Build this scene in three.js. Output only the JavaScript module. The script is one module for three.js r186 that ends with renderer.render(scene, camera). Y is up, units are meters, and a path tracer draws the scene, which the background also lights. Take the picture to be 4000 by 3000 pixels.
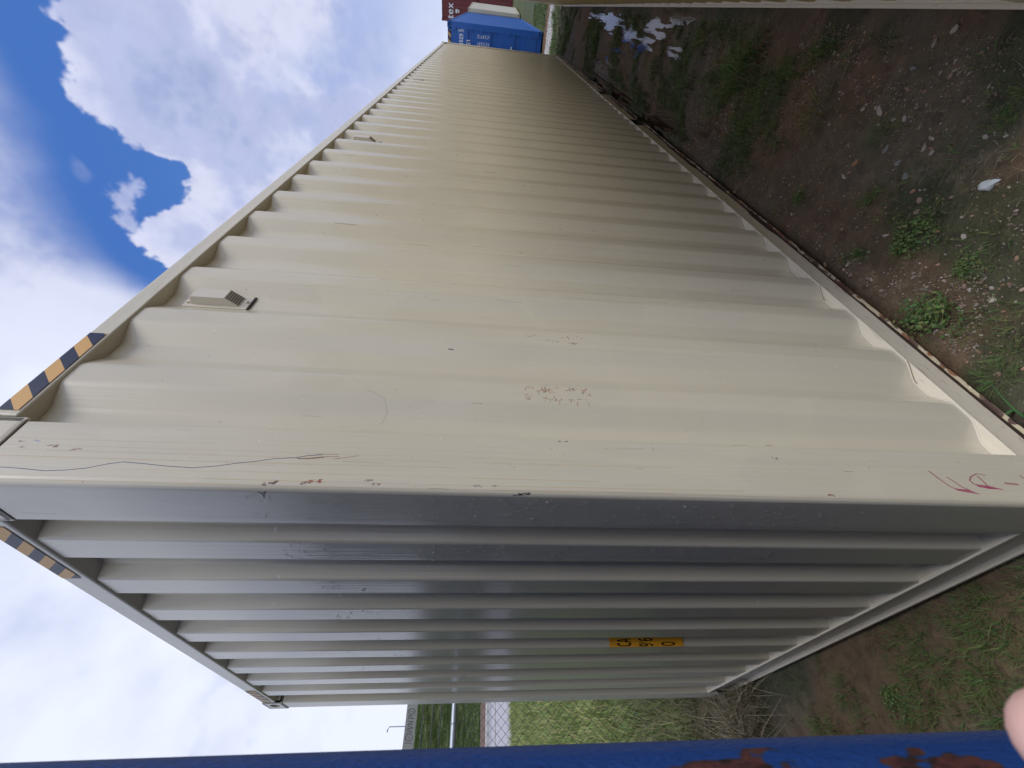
import * as THREE from 'three';
import { mergeGeometries } from 'three/addons/utils/BufferGeometryUtils.js';
import { RoundedBoxGeometry } from 'three/addons/geometries/RoundedBoxGeometry.js';
import { FontLoader } from 'three/addons/loaders/FontLoader.js';
import { MarchingCubes } from 'three/addons/objects/MarchingCubes.js';

// ------------------------------------------------------------------ camera, sky, sun, exposure
const V = (x, y, z) => new THREE.Vector3(x, y, z);
const scene = new THREE.Scene();
const camera = new THREE.PerspectiveCamera(86.5, 4 / 3, 0.01, 2000);
const EYE = V(-0.5099, 1.7454, 0.8174);
const FWD = V(0.72875861, -0.08989794, -0.67884405), RGT = V(0.68391573, 0.04603067, 0.72810745), UPW = V(0.03420772, 0.9948867, -0.09502786);
camera.position.copy(EYE); camera.up.copy(RGT);            // the phone was held on its side: the picture's top is the place's right
camera.lookAt(EYE.clone().add(FWD));
camera.focus = 3.5; camera.userData.fStop = 17;
const renderer = new THREE.WebGLRenderer({ antialias: true });
renderer.toneMapping = THREE.LinearToneMapping;
renderer.toneMappingExposure = 1.8;
renderer.shadowMap.enabled = true;
const SKY_GAIN = 0.64;

// seeded noise
function rng(seed) { let a = seed >>> 0; return () => { a = (a + 0x6D2B79F5) >>> 0; let t = a; t = Math.imul(t ^ (t >>> 15), t | 1); t ^= t + Math.imul(t ^ (t >>> 7), t | 61); return ((t ^ (t >>> 14)) >>> 0) / 4294967296; }; }
function h3(x, y, z) { let n = Math.imul(x, 374761393) ^ Math.imul(y, 668265263) ^ Math.imul(z, 2147483647 - 1274126177); n = Math.imul(n ^ (n >>> 13), 1274126177); n ^= n >>> 16; return (n >>> 0) / 4294967296; }
function n3(x, y, z) {
  const xi = Math.floor(x), yi = Math.floor(y), zi = Math.floor(z); let u = x - xi, v = y - yi, w = z - zi;
  u = u * u * u * (u * (u * 6 - 15) + 10); v = v * v * v * (v * (v * 6 - 15) + 10); w = w * w * w * (w * (w * 6 - 15) + 10);
  const L = (a, b, t) => a + (b - a) * t;
  return L(L(L(h3(xi, yi, zi), h3(xi + 1, yi, zi), u), L(h3(xi, yi + 1, zi), h3(xi + 1, yi + 1, zi), u), v),
    L(L(h3(xi, yi, zi + 1), h3(xi + 1, yi, zi + 1), u), L(h3(xi, yi + 1, zi + 1), h3(xi + 1, yi + 1, zi + 1), u), v), w);
}
function fbm(x, y, z, o = 5, g = 0.5) { let s = 0, a = 0.5, t = 0; for (let i = 0; i < o; i++) { s += a * n3(x, y, z); t += a; x = x * 2.03 + 7.1; y = y * 2.03 + 3.7; z = z * 2.03 + 1.9; a *= g; } return s / t; }
const clamp = (x, a = 0, b = 1) => Math.min(b, Math.max(a, x));
const sst = (a, b, x) => { const t = clamp((x - a) / (b - a)); return t * t * (3 - 2 * t); };
const mix = (a, b, t) => a + (b - a) * t;
const lin = (c) => { c /= 255; return c <= 0.04045 ? c / 12.92 : Math.pow((c + 0.055) / 1.055, 2.4); };
const L3 = (r, g, b) => [lin(r), lin(g), lin(b)];
const mix3 = (a, b, t) => [mix(a[0], b[0], t), mix(a[1], b[1], t), mix(a[2], b[2], t)];
function curve(pts, x) { if (x <= pts[0][0]) return pts[0][1]; for (let i = 1; i < pts.length; i++) if (x <= pts[i][0]) { const [a, p] = pts[i - 1], [b, q] = pts[i]; return mix(p, q, (x - a) / (b - a)); } return pts[pts.length - 1][1]; }

const SUNV = V(3, 55, 32).normalize();
{ // sky: broken cloud with one blue gap; azimuth runs from +x towards -z
  const W = 3072, H = 1536, data = new Float32Array(W * H * 4);
  const CUMULUS = [[-40, 30], [-12, 34], [0.4, 35.7], [4.1, 37.2], [5, 37.6], [6.4, 37.0], [7.8, 37.6], [9.6, 37.4], [11.3, 38.2], [13, 37.7], [14.8, 36.5], [15.8, 35.9], [16.8, 35.2], [17.4, 33.2], [18.4, 31.7], [20.6, 32.1], [22.2, 32.6], [23.6, 34.6], [25.2, 36.4], [27, 36.9], [29.1, 35.7], [30.5, 33.5], [36, 25]];
  const VEIL = [[-40, 52], [-10, 47], [5.3, 44.2], [12.9, 42.8], [22.3, 42.8], [26.6, 42.3], [29.4, 41.2], [32.3, 38.5], [35, 34], [40, 24]];
  const blueHi = L3(68, 110, 182), blueLo = L3(98, 144, 206);
  const white = L3(226, 232, 249), lav = L3(176, 184, 218), grey = L3(150, 166, 206), pale = L3(204, 208, 230), thin = L3(132, 160, 212);
  for (let j = 0; j < H; j++) {
    const el = ((j + 0.5) / H - 0.5) * 180, e = el * Math.PI / 180;
    for (let i = 0; i < W; i++) {
      const k = (j * W + i) * 4; let c;
      if (el < -1) c = L3(120, 122, 118);
      else {
        const phi = ((i + 0.5) / W - 0.5) * 2 * Math.PI, az = -phi * 180 / Math.PI, ce = Math.cos(e), x = ce * Math.cos(phi), y = Math.sin(e), z = ce * Math.sin(phi);
        const big = fbm(x * 2.1 + 5, y * 3 + 9, z * 2.1 + 3, 4), mid = fbm(x * 6 + 1, y * 8 + 4, z * 6 + 8, 5), fine = fbm(x * 22 + 3, y * 26 + 5, z * 22 + 1, 5, 0.55);
        const blue = mix3(blueLo, blueHi, sst(8, 40, el));
        const inBand = sst(-75, -45, az) * (1 - sst(38, 46, az));
        const bil = 1 - Math.abs(2 * fbm(x * 30 + 8, y * 34 + 2, z * 30 + 5, 4) - 1), wisp = fbm(x * 90 + 2, y * 100 + 9, z * 90 + 4, 4, 0.6);
        const edge = curve(CUMULUS, az) + (fine - 0.5) * 2.4 + (bil - 0.8) * 1.6 + (wisp - 0.5) * 1.3;
        let w = 1 - sst(-0.3, 0.32, el - edge);                                            // cumulus below its crisp top
        const arm = Math.abs(Math.hypot((az - 23.6) / 3.1, (el - 35.2) / 2.0) - 1) * 1.5 + sst(35.6, 34.2, el) * 2;    // the wisp that closes round the gap
        w = Math.max(w, sst(0.75, 0.12, arm + (fine - 0.5) * 1.3 + (wisp - 0.5) * 1.2) * 0.65);
        const over = el - curve(VEIL, az) + (big - 0.5) * 5 + (mid - 0.5) * 4;
        const veil = sst(-3.5, 4.5, over);
        const puff = sst(1, 0.2, Math.hypot((az - 19.3) / 1.5, (el - 39.6) / 0.6) + (fine - 0.5) * 2) * 0.14;
        let cover = Math.max(w, veil * 0.97, puff);
        const gap = sst(0.56, 0.68, fbm(x * 1.7 + 11, y * 2.4 + 2, z * 1.7 + 6, 5)) * 0.8;    // smaller gaps elsewhere
        cover = mix(1 - gap * (1 - sst(25, 40, az) * (1 - sst(115, 140, az))), cover, inBand);
        // cloud tone: lavender shade and white tops, whiter towards the left of the place
        const left = sst(24, 52, az) * (1 - sst(150, 200, az)) + sst(-60, -110, az);
        let t = clamp(0.45 + (bil - 0.75) * 0.35 + (fine - 0.5) * 0.5 + (mid - 0.5) * 1.15 + (big - 0.5) * 1.3 + sst(5, 0, edge - el) * 0.4 * inBand);
        t = clamp(t + 0.1); let cloud = mix3(mix3(grey, lav, sst(0.0, 0.5, t)), pale, sst(0.5, 0.95, t)).map((q) => q * (0.94 + 0.12 * fine));
        cloud = mix3(cloud, thin, inBand * sst(0.5, 0.72, fbm(x * 5 + 2, y * 5 + 7, z * 5 + 4, 4)) * sst(30, 22, el) * 0.5);
        const glow = 2.2 * Math.exp(-Math.pow(Math.acos(clamp(x * SUNV.x + y * SUNV.y + z * SUNV.z, -1, 1)) / 0.3, 2));   // added glow in the unseen sky round the sun, brightens the alley
        cloud = mix3(cloud, white, clamp(left * (0.72 + (mid - 0.4) * 1.2) + 0.55 * sst(16, 3, el)));
        const slip = sst(0.45, 0.6, fbm(x * 9 + 4, y * 9 + 1, z * 9 + 2, 5)) * sst(75, 81, az) * (1 - sst(100, 115, az)) * sst(15, 18, el) * sst(27, 23, el);
        cloud = mix3(cloud, grey, slip * 0.6);
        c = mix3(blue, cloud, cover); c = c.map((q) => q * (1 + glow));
      }
      data[k] = c[0] * SKY_GAIN; data[k + 1] = c[1] * SKY_GAIN; data[k + 2] = c[2] * SKY_GAIN; data[k + 3] = 1;
    }
  }
  const sky = new THREE.DataTexture(data, W, H, THREE.RGBAFormat, THREE.FloatType);
  sky.mapping = THREE.EquirectangularReflectionMapping; sky.magFilter = THREE.LinearFilter; sky.minFilter = THREE.LinearFilter; sky.needsUpdate = true;
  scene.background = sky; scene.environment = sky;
}
const sun = new THREE.DirectionalLight(0xfffdf8, 1.25);
sun.position.set(3, 55, 32); sun.target.position.set(0, 0, 0); sun.castShadow = true; sun.shadow.radius = 46;
sun.shadow.mapSize.set(2048, 2048);
Object.assign(sun.shadow.camera, { left: -25, right: 25, top: 25, bottom: -25, near: 1, far: 160 });
scene.add(sun, sun.target);

// ------------------------------------------------------------------ helpers
const taken = {};
function numbered(name) { taken[name] = (taken[name] ?? -1) + 1; return taken[name] ? name + '_' + String(taken[name]).padStart(3, '0') : name; }
function tag(o, label, category, group) { o.userData.label = label; o.userData.category = category; if (group) o.userData.group = group; return o; }
function thing(name, label, category, pos = [0, 0, 0], turn = 0, group) { const g = new THREE.Group(); g.name = numbered(name); g.position.set(...pos); g.rotation.y = turn; scene.add(g); return tag(g, label, category, group); }
function part(name, geo, mat, parent) { const m = new THREE.Mesh(Array.isArray(geo) ? mergeGeometries(geo.map((g) => (g.index ? g.toNonIndexed() : g))) : geo, mat); m.name = name; m.castShadow = m.receiveShadow = true; parent.add(m); return m; }
function structure(name, geo, mat) { const m = part(name, geo, mat, scene); m.userData.kind = 'structure'; return m; }
const box = (x0, x1, y0, y1, z0, z1) => new THREE.BoxGeometry(x1 - x0, y1 - y0, z1 - z0).translate((x0 + x1) / 2, (y0 + y1) / 2, (z0 + z1) / 2);
const rbox = (x0, x1, y0, y1, z0, z1, r = 0.004, n = 2) => new RoundedBoxGeometry(x1 - x0, y1 - y0, z1 - z0, n, r).translate((x0 + x1) / 2, (y0 + y1) / 2, (z0 + z1) / 2);
function rod(a, b, r, n = 8, r2 = r) { const d = b.clone().sub(a), g = new THREE.CylinderGeometry(r2, r, d.length(), n, 1); g.translate(0, d.length() / 2, 0); g.applyQuaternion(new THREE.Quaternion().setFromUnitVectors(V(0, 1, 0), d.normalize())); return g.translate(a.x, a.y, a.z); }
function ray(px, py) { return FWD.clone().multiplyScalar(1594.29).addScaledVector(RGT, 1500 - py).addScaledVector(UPW, 2000 - px).normalize(); }   // direction of a photo pixel
function onPlane(px, py, axis, value) { const d = ray(px, py); return EYE.clone().addScaledVector(d, (value - EYE[axis]) / d[axis]); }
function grid(nu, nv, fn, flip) {   // fn(i, j) -> [x, y, z, u, v]
  const p = [], t = [], idx = [];
  for (let j = 0; j < nv; j++) for (let i = 0; i < nu; i++) { const q = fn(i, j); p.push(q[0], q[1], q[2]); t.push(q[3], q[4]); }
  for (let j = 0; j + 1 < nv; j++) for (let i = 0; i + 1 < nu; i++) { const a = j * nu + i, b = a + 1, c = a + nu, d = c + 1; if (flip) idx.push(a, d, b, a, c, d); else idx.push(a, b, d, a, d, c); }
  const g = new THREE.BufferGeometry(); g.setAttribute('position', new THREE.Float32BufferAttribute(p, 3)); g.setAttribute('uv', new THREE.Float32BufferAttribute(t, 2)); g.setIndex(idx); g.computeVertexNormals(); return g;
}
function fillet(pts, cut, n = 3) {
  const out = [pts[0]];
  for (let i = 1; i + 1 < pts.length; i++) {
    const [a, b, c] = [pts[i - 1], pts[i], pts[i + 1]], la = Math.hypot(a[0] - b[0], a[1] - b[1]), lc = Math.hypot(c[0] - b[0], c[1] - b[1]), k = Math.min(cut, la * 0.45, lc * 0.45);
    const p = [mix(b[0], a[0], k / la), mix(b[1], a[1], k / la)], q = [mix(b[0], c[0], k / lc), mix(b[1], c[1], k / lc)];
    for (let s = 0; s <= n; s++) { const t = s / n, u = 1 - t; out.push([u * u * p[0] + 2 * u * t * b[0] + t * t * q[0], u * u * p[1] + 2 * u * t * b[1] + t * t * q[1]]); }
  }
  out.push(pts[pts.length - 1]); return out;
}

// ------------------------------------------------------------------ textures and materials
function canvasTex(w, h, draw, srgb = true) { const c = document.createElement('canvas'); c.width = w; c.height = h; const g = c.getContext('2d'); draw(g, w, h); const t = new THREE.CanvasTexture(c); if (srgb) t.colorSpace = THREE.SRGBColorSpace; t.wrapS = t.wrapT = THREE.RepeatWrapping; return t; }
function noiseTex(w, h, fn) { const d = new Uint8Array(w * h * 4); for (let y = 0; y < h; y++) for (let x = 0; x < w; x++) { const v = fn(x / w, y / h), k = (y * w + x) * 4; d[k] = d[k + 1] = d[k + 2] = clamp(v) * 255; d[k + 3] = 255; } const t = new THREE.DataTexture(d, w, h); t.wrapS = t.wrapT = THREE.RepeatWrapping; t.magFilter = THREE.LinearFilter; t.needsUpdate = true; return t; }
const wrapN = (u, v, fu, fv, seed) => { const a = u * 2 * Math.PI, b = v * 2 * Math.PI; return 0.5 * fbm(Math.cos(a) * fu + seed, Math.sin(a) * fu, Math.cos(b) * fv + seed * 2, 4) + 0.5 * fbm(Math.sin(b) * fv + seed, Math.cos(a) * fu + 9, Math.sin(a) * fu + 4, 4); };
const runTex = noiseTex(256, 256, (u, v) => wrapN(u, v, 9, 1.0, 3.3));     // brushed and run paint: long in v
const grainTex = noiseTex(256, 256, (u, v) => wrapN(u, v, 14, 14, 1.7));
const rep = (t, x, y) => { const c = t.clone(); c.repeat.set(x, y); c.needsUpdate = true; return c; };
const BEIGE = [204, 196, 175];
// paint with faint run marks, specks and scratches; pieces are drawn in metres by the callback
function paintTex(w, h, base, seed, opt = {}, extra) {
  return canvasTex(w, h, (g) => {
    const R = rng(seed);
    g.fillStyle = `rgb(${base})`; g.fillRect(0, 0, w, h);
    for (let i = 0; i < (opt.blotch ?? 60); i++) { const d = (R() - 0.5) * 10, x = R() * w, y = R() * h, rx = (0.02 + R() * 0.16) * w, ry = (0.02 + R() * 0.12) * h; g.fillStyle = `rgba(${base.map((c) => Math.round(c + d - (d < 0 ? 4 : 0)))},0.25)`; g.beginPath(); g.ellipse(x, y, rx, ry, 0, 0, 7); g.fill(); }
    for (let i = 0; i < (opt.runs ?? 40); i++) { const x = R() * w, y = R() * h * 0.7, l = (0.1 + R() * 0.6) * h; g.strokeStyle = R() < 0.6 ? `rgba(120,104,72,${0.03 + R() * 0.08})` : `rgba(238,232,218,${0.05 + R() * 0.1})`; g.lineWidth = 0.6 + R() * (opt.runWidth ?? 2.4); g.beginPath(); g.moveTo(x, y); g.bezierCurveTo(x + (R() - 0.5) * 4, y + l / 3, x + (R() - 0.5) * 4, y + l * 0.66, x + (R() - 0.5) * 3, y + l); g.stroke(); }
    for (let i = 0; i < (opt.specks ?? 90); i++) { const x = R() * w, y = R() * h, r = 0.5 + R() * 1.3; g.fillStyle = R() < 0.6 ? `rgba(234,230,220,${0.3 + R() * 0.5})` : `rgba(92,76,58,${0.25 + R() * 0.4})`; g.beginPath(); g.ellipse(x, y, r, r * (0.6 + R()), 0, 0, 7); g.fill(); }
    for (let i = 0; i < (opt.scratches ?? 14); i++) { const x = R() * w, y = R() * h, l = (0.004 + R() * 0.035) * h; g.strokeStyle = `rgba(${R() < 0.3 ? '70,40,30' : '120,108,92'},${0.25 + R() * 0.4})`; g.lineWidth = 0.5 + R(); g.beginPath(); g.moveTo(x, y); g.lineTo(x + (R() - 0.5) * l * 0.2, y + l); g.stroke(); }
    if (extra) extra(g, R);
  });
}
function paintMat(map, color, o = {}) {
  return new THREE.MeshPhysicalMaterial({ color: color ?? 0xffffff, map: map ?? null, roughness: o.rough ?? 0.34, metalness: 0, ior: 1.5, specularIntensity: o.spec ?? 1, bumpMap: rep(o.grain ?? runTex, o.bu ?? 3, o.bv ?? 1), bumpScale: o.bump ?? 0.0006, side: THREE.DoubleSide });
}
const plain = (r, g, b, rough = 0.8, o = {}) => new THREE.MeshStandardMaterial({ color: new THREE.Color().setRGB(r, g, b), roughness: rough, side: THREE.DoubleSide, ...o });
const M = {
  beige: paintMat(paintTex(512, 512, BEIGE, 5, { specks: 30 }), null, { rough: 0.33 }),
  ledge: paintMat(paintTex(1024, 128, [214, 204, 184], 8, { specks: 260, scratches: 60, runs: 0 }, (g, R) => { for (let i = 0; i < 90; i++) { g.fillStyle = `rgba(${96 + R() * 40},${60 + R() * 30},${34 + R() * 20},${0.15 + R() * 0.4})`; g.beginPath(); g.ellipse(R() * 1024, R() * 128, 1 + R() * 7, 0.6 + R() * 2, 0, 0, 7); g.fill(); } }), null, { rough: 0.45, grain: grainTex, bu: 8, bv: 2 }),
  rust: plain(0.1, 0.036, 0.018, 0.9, { bumpMap: rep(grainTex, 6, 6), bumpScale: 0.002 }),
  dark: plain(0.02, 0.02, 0.022, 0.6),
  tapeY: plain(0.62, 0.36, 0.12, 0.5), tapeB: plain(0.018, 0.022, 0.045, 0.45),
  bead: plain(0.6, 0.55, 0.45, 0.5), beadStain: plain(0.2, 0.11, 0.05, 0.8),
  galv: plain(0.33, 0.37, 0.4, 0.42, { metalness: 0.6, bumpMap: rep(grainTex, 10, 2), bumpScale: 0.0006 }),
  wire: plain(0.07, 0.075, 0.08, 0.7),
};

// ------------------------------------------------------------------ ground
const gritTex = canvasTex(1024, 1024, (g, w, h) => {   // 1.3 m of wet soil: clods, grit, straw and root bits
  const R = rng(611); g.fillStyle = 'rgb(186,186,186)'; g.fillRect(0, 0, w, h);
  const put = (x, y, f) => { for (const dx of [0, -w, w]) for (const dy of [0, -h, h]) if (x + dx > -60 && x + dx < w + 60 && y + dy > -60 && y + dy < h + 60) { g.save(); g.translate(x + dx, y + dy); f(); g.restore(); } };
  for (let i = 0; i < 5200; i++) { const d = R(), v = Math.round(120 + 120 * R()), rx = 1 + d * d * d * 26, ry = rx * (0.4 + R() * 0.7), a = R() * 6, al = 0.12 + R() * 0.3; put(R() * w, R() * h, () => { g.rotate(a); g.fillStyle = `rgba(${v},${v - 6},${v - 10},${al})`; g.beginPath(); g.ellipse(0, 0, rx, ry, 0, 0, 7); g.fill(); }); }
  for (let i = 0; i < 9000; i++) { const v = R() < 0.55 ? 60 + R() * 60 : 215 + R() * 40, q = 0.5 + R() * R() * 2.6, al = 0.35 + R() * 0.6, t = R() * 18; put(R() * w, R() * h, () => { g.fillStyle = `rgba(${v},${v - t * 0.5},${v - t},${al})`; g.beginPath(); g.ellipse(0, 0, q, q * 0.7, 0, 0, 7); g.fill(); }); }
  for (let i = 0; i < 420; i++) { const l = 5 + R() * 26, a = R() * 6, b = (R() - 0.5) * 10, lt = R() < 0.6, al = 0.3 + R() * 0.5; put(R() * w, R() * h, () => { g.rotate(a); g.strokeStyle = lt ? `rgba(255,240,200,${al})` : `rgba(60,46,36,${al})`; g.lineWidth = 0.7 + R(); g.beginPath(); g.moveTo(0, 0); g.quadraticCurveTo(l / 2, b, l, 0); g.stroke(); }); }
}); gritTex.repeat.set(0.77, 0.77);
const clodTex = noiseTex(512, 512, (u, v) => 0.6 * wrapN(u, v, 10, 10, 4.1) + 0.4 * wrapN(u, v, 30, 30, 2.3)); clodTex.repeat.set(0.9, 0.9);
const DIPS = [[2350, 292, 1.05, 0.15, 0.05], [2430, 372, 0.9, 0.1, 0.05], [2580, 470, 0.75, 0.13, 0.055], [2385, 80, 1.5, 0.11, 0.05], [2450, 130, 1.0, 0.11, 0.048], [2540, 110, 0.7, 0.12, 0.04], [2500, 190, 0.6, 0.08, 0.04], [2425, 200, 0.7, 0.06, 0.03], [2640, 75, 0.3, 0.085, 0.05], [2690, 60, 0.2, 0.06, 0.04], [2760, 520, 0.3, 0.07, 0.035], [2610, 200, 0.35, 0.06, 0.03]]
  .map(([px, py, rx, rz, d]) => { const p = onPlane(px, py, 'y', -0.04); return { x: p.x, z: p.z, rx, rz, d }; });
const WATER = -0.043;
function wet(x, z) { let m = 0; for (const d of DIPS) { const q = Math.hypot((x - d.x) / d.rx, (z - d.z) / d.rz); m = Math.max(m, (1 - sst(0.3, 1.35, q + (fbm(x * 2.0, z * 34, 2, 4) - 0.5) * 2.3)) * d.d * 0.9); } return m; }
function bank(z) { return z < -44 ? 5.75 * sst(-44, -68, z) + 1.4 * sst(-44, -72, z) : 0; }
function gh(x, z) {
  const near = Math.max(Math.abs(x), Math.abs(z)) < 40;
  let y = -0.012 + (fbm(x * 0.9, z * 0.9, 1, 3) - 0.5) * 0.05 + bank(z) + 0.16 * sst(10, 17, x) * sst(4, 0, Math.abs(z));
  if (near) { y += (fbm(x * 7, z * 7, 5, 4, 0.6) - 0.5) * 0.034; y -= wet(x, z); if (x > -1 && x < 13) y += 0.022 * sst(0.1, 0.0, Math.abs(z - 0.02)) - 0.006; }
  if (x > 0 && x < 12.2 && z < -0.03 && z > -2.42) y = Math.min(y, -0.02);
  return y;
}
{
  const axis = (segs) => { const a = []; for (const [from, to, step] of segs) for (let v = from; v < to - 1e-6; v += step) a.push(v); return a; };
  const geo = (from, sign, n, k) => { const a = []; let s = from; for (let i = 0; i < n; i++) { s *= k; a.push(sign * s); } return a; };
  const xs = [...geo(6, -1, 24, 1.27).reverse(), ...axis([[-6, -1.2, 0.2], [-1.2, 3.2, 0.025], [3.2, 9.5, 0.04], [9.5, 18, 0.12], [18, 44, 0.6]]), 44, ...geo(44, 1, 18, 1.2)];
  const zs = [...geo(90, -1, 12, 1.25).reverse(), ...axis([[-90, -16, 1], [-16, -5, 0.25], [-5, -2.6, 0.08], [-2.6, -0.1, 0.035], [-0.1, 1.15, 0.022], [1.15, 6, 0.25]]), 6, ...geo(6, 1, 24, 1.27)];
  const g = grid(xs.length, zs.length, (i, j) => { const x = xs[i], z = zs[j]; return [x, gh(x, z), z, x, -z]; }, true);
  const P = g.attributes.position, col = new Float32Array(P.count * 3);
  const soil = [0.235, 0.16, 0.09], clay = [0.265, 0.16, 0.09], grey = [0.22, 0.18, 0.12], field = [0.12, 0.17, 0.04], pebble = [0.4, 0.38, 0.34], tan = [0.26, 0.13, 0.05], moss = [0.075, 0.1, 0.04];
  for (let i = 0; i < P.count; i++) {
    const x = P.getX(i), z = P.getZ(i);
    let c = mix3(soil, clay, sst(0.45, 0.65, fbm(x * 2.2 + 3, z * 2.2, 7, 4))); c = mix3(c, grey, sst(0.48, 0.7, fbm(x * 1.6, z * 1.6 + 5, 3, 4)));
    c = mix3(c, moss, 0.75 * sst(0.52, 0.64, fbm(x * 1.9 + 8, z * 1.9, 9, 4)));
    if (x > 13) { const b = fbm(x * 2, z * 2, 4, 3) - 0.5; c = mix3(c, moss, 0.6); c = mix3(c, pebble, sst(0.5, 0.15, Math.abs(x + b - 14.7))); c = mix3(c, tan, sst(0.5, 0.15, Math.abs(x + b - 15.5))); if (x > 15.9) c = mix3(c, field, 0.6); }
    if (z < -2.7) { c = mix3(c, field, sst(-2.7, -3.3, z) * 0.85); const t = fbm(x * 0.9, z * 0.9, 3, 3); c = mix3(c, [0.16, 0.17, 0.05], sst(0.5, 0.7, t) * 0.6 * sst(-3, -5, z)); }
    if (z < -31 && z > -45) c = mix3(c, [0.24, 0.14, 0.09], sst(-31.5, -32.5, z) * sst(-44.5, -42, z));
    if (z <= -43) c = mix3(c, mix3([0.1, 0.15, 0.04], [0.16, 0.18, 0.06], sst(0.4, 0.65, fbm(x * 0.35, z * 0.35, 8, 4))), sst(-43, -45, z));
    const f = 0.8 + 0.4 * fbm(x * 30, z * 30, 2, 2); col.set([c[0] * f, c[1] * f, c[2] * f], i * 3);
  }
  g.setAttribute('color', new THREE.BufferAttribute(col, 3));
  structure('ground', g, new THREE.MeshStandardMaterial({ vertexColors: true, map: gritTex, roughness: 0.85, bumpMap: clodTex, bumpScale: 0.012, side: THREE.DoubleSide }));
  const water = new THREE.MeshPhysicalMaterial({ color: new THREE.Color().setRGB(0.045, 0.026, 0.017), roughness: 0.04, ior: 1.33, bumpMap: rep(grainTex, 2, 2), bumpScale: 0.0004 });
  const w = (x0, x1, z0, z1) => { const q = new THREE.PlaneGeometry(x1 - x0, z1 - z0); q.rotateX(-Math.PI / 2); return q.translate((x0 + x1) / 2, WATER, (z0 + z1) / 2); };
  structure('puddle_water', w(3.0, 10.5, -0.02, 0.96), water);
}
{ // concrete road across the field, with its kerb line
  const concrete = plain(0.42, 0.41, 0.42, 0.8, { map: rep(paintTex(512, 512, [238, 236, 238], 77, { runs: 0, specks: 300 }), 0.15, 0.15) });
  const strip = (z0, z1, y) => { const g = new THREE.PlaneGeometry(160, z1 - z0, 80, 1); g.rotateX(-Math.PI / 2); return g.translate(0, y, (z0 + z1) / 2); };
  structure('road', strip(-27.2, -16.4, 0.035), concrete);
  structure('road_gutter', strip(-30.2, -27.25, 0.028), plain(0.27, 0.27, 0.28, 0.85));
  structure('road_kerb', box(-80, 80, 0.0, 0.16, -31.4, -30.25), plain(0.4, 0.39, 0.37, 0.85));
}

// ------------------------------------------------------------------ containers
const ends = (L) => [0, L];
function corr(s0, s1, ridges, slope, depth, cut = 0.012) {
  const p = [[s0, -depth]];
  for (const [a, b] of ridges) p.push([a - slope, -depth], [a, 0], [b, 0], [b + slope, -depth]);
  p.push([s1, -depth]); return fillet(p, cut, 3);
}
function postGeo(L, W, y0, y1, atEnd, far, ws = 0.166, we = 0.156, rad = 0.018) {
  const pts = [[ws, -0.035], [ws, -0.003], [ws - 0.003, 0]]; const n = 6;
  for (let i = 1; i < 6; i++) pts.push([mix(ws - 0.003, rad, i / 6), 0]);
  for (let i = 0; i <= n; i++) { const a = i / n * Math.PI / 2; pts.push([rad - Math.sin(a) * rad, -rad + Math.cos(a) * rad]); }
  for (let i = 1; i <= 5; i++) pts.push([0, -mix(rad, we - 0.003, i / 5)]);
  pts.push([0.003, -we], [0.035, -we]);
  const cum = [0]; for (let i = 1; i < pts.length; i++) cum.push(cum[i - 1] + Math.hypot(pts[i][0] - pts[i - 1][0], pts[i][1] - pts[i - 1][1]));
  const T = cum[cum.length - 1], ny = 30;
  return grid(pts.length, ny, (i, j) => { const v = j / (ny - 1), y = mix(y0, y1, v); const wv = (fbm(pts[i][0] * 6, y * 2.2, pts[i][1] * 6, 2) - 0.5) * 0.0016; let x = pts[i][0] + wv, z = pts[i][1] - wv; if (far) x = L - x; if (atEnd) z = -W - z; return [x, y, z, cum[i] / T, v]; }, !(far !== atEnd));
}
const POST_T = 0.035 - 0.003 + 0.00424 + (0.163 - 0.013) + 0.0204 + (0.153 - 0.013) + 0.00424 + 0.032;   // developed width of the post section
function castingGeo(x0, x1, y0, y1, z0, z1) {
  const out = [], t = 0.018, b = 0.004;
  const plate = (w, h, hw, hh) => { const s = new THREE.Shape(), r = 0.008; s.moveTo(r, 0); s.lineTo(w - r, 0); s.quadraticCurveTo(w, 0, w, r); s.lineTo(w, h - r); s.quadraticCurveTo(w, h, w - r, h); s.lineTo(r, h); s.quadraticCurveTo(0, h, 0, h - r); s.lineTo(0, r); s.quadraticCurveTo(0, 0, r, 0); if (hw) { const p = new THREE.Path(); p.absellipse(w / 2, h / 2, hw, hh, 0, Math.PI * 2, true); s.holes.push(p); } return new THREE.ExtrudeGeometry(s, { depth: t - 2 * b, bevelEnabled: true, bevelThickness: b, bevelSize: b, bevelOffset: -b, bevelSegments: 2, curveSegments: 14 }).translate(0, 0, b); };
  const w = x1 - x0, h = y1 - y0, d = z1 - z0;
  out.push(plate(w, h, 0.042, 0.028).translate(x0, y0, z1 - t), plate(w, h, 0.042, 0.028).translate(x0, y0, z0));
  out.push(plate(d, h, 0.042, 0.028).rotateY(-Math.PI / 2).translate(x0 + t, y0, z0), plate(d, h, 0.042, 0.028).rotateY(-Math.PI / 2).translate(x1, y0, z0));
  out.push(plate(w, d, 0.05, 0.03).rotateX(-Math.PI / 2).translate(x0, y1 - t, z1), plate(w, d, 0.05, 0.03).rotateX(-Math.PI / 2).translate(x0, y0, z1));
  out.push(box(x0 + 0.06, x1 - 0.06, y0 + 0.02, y1 - 0.02, z0 + 0.06, z1 - 0.06));
  return out;
}
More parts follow.
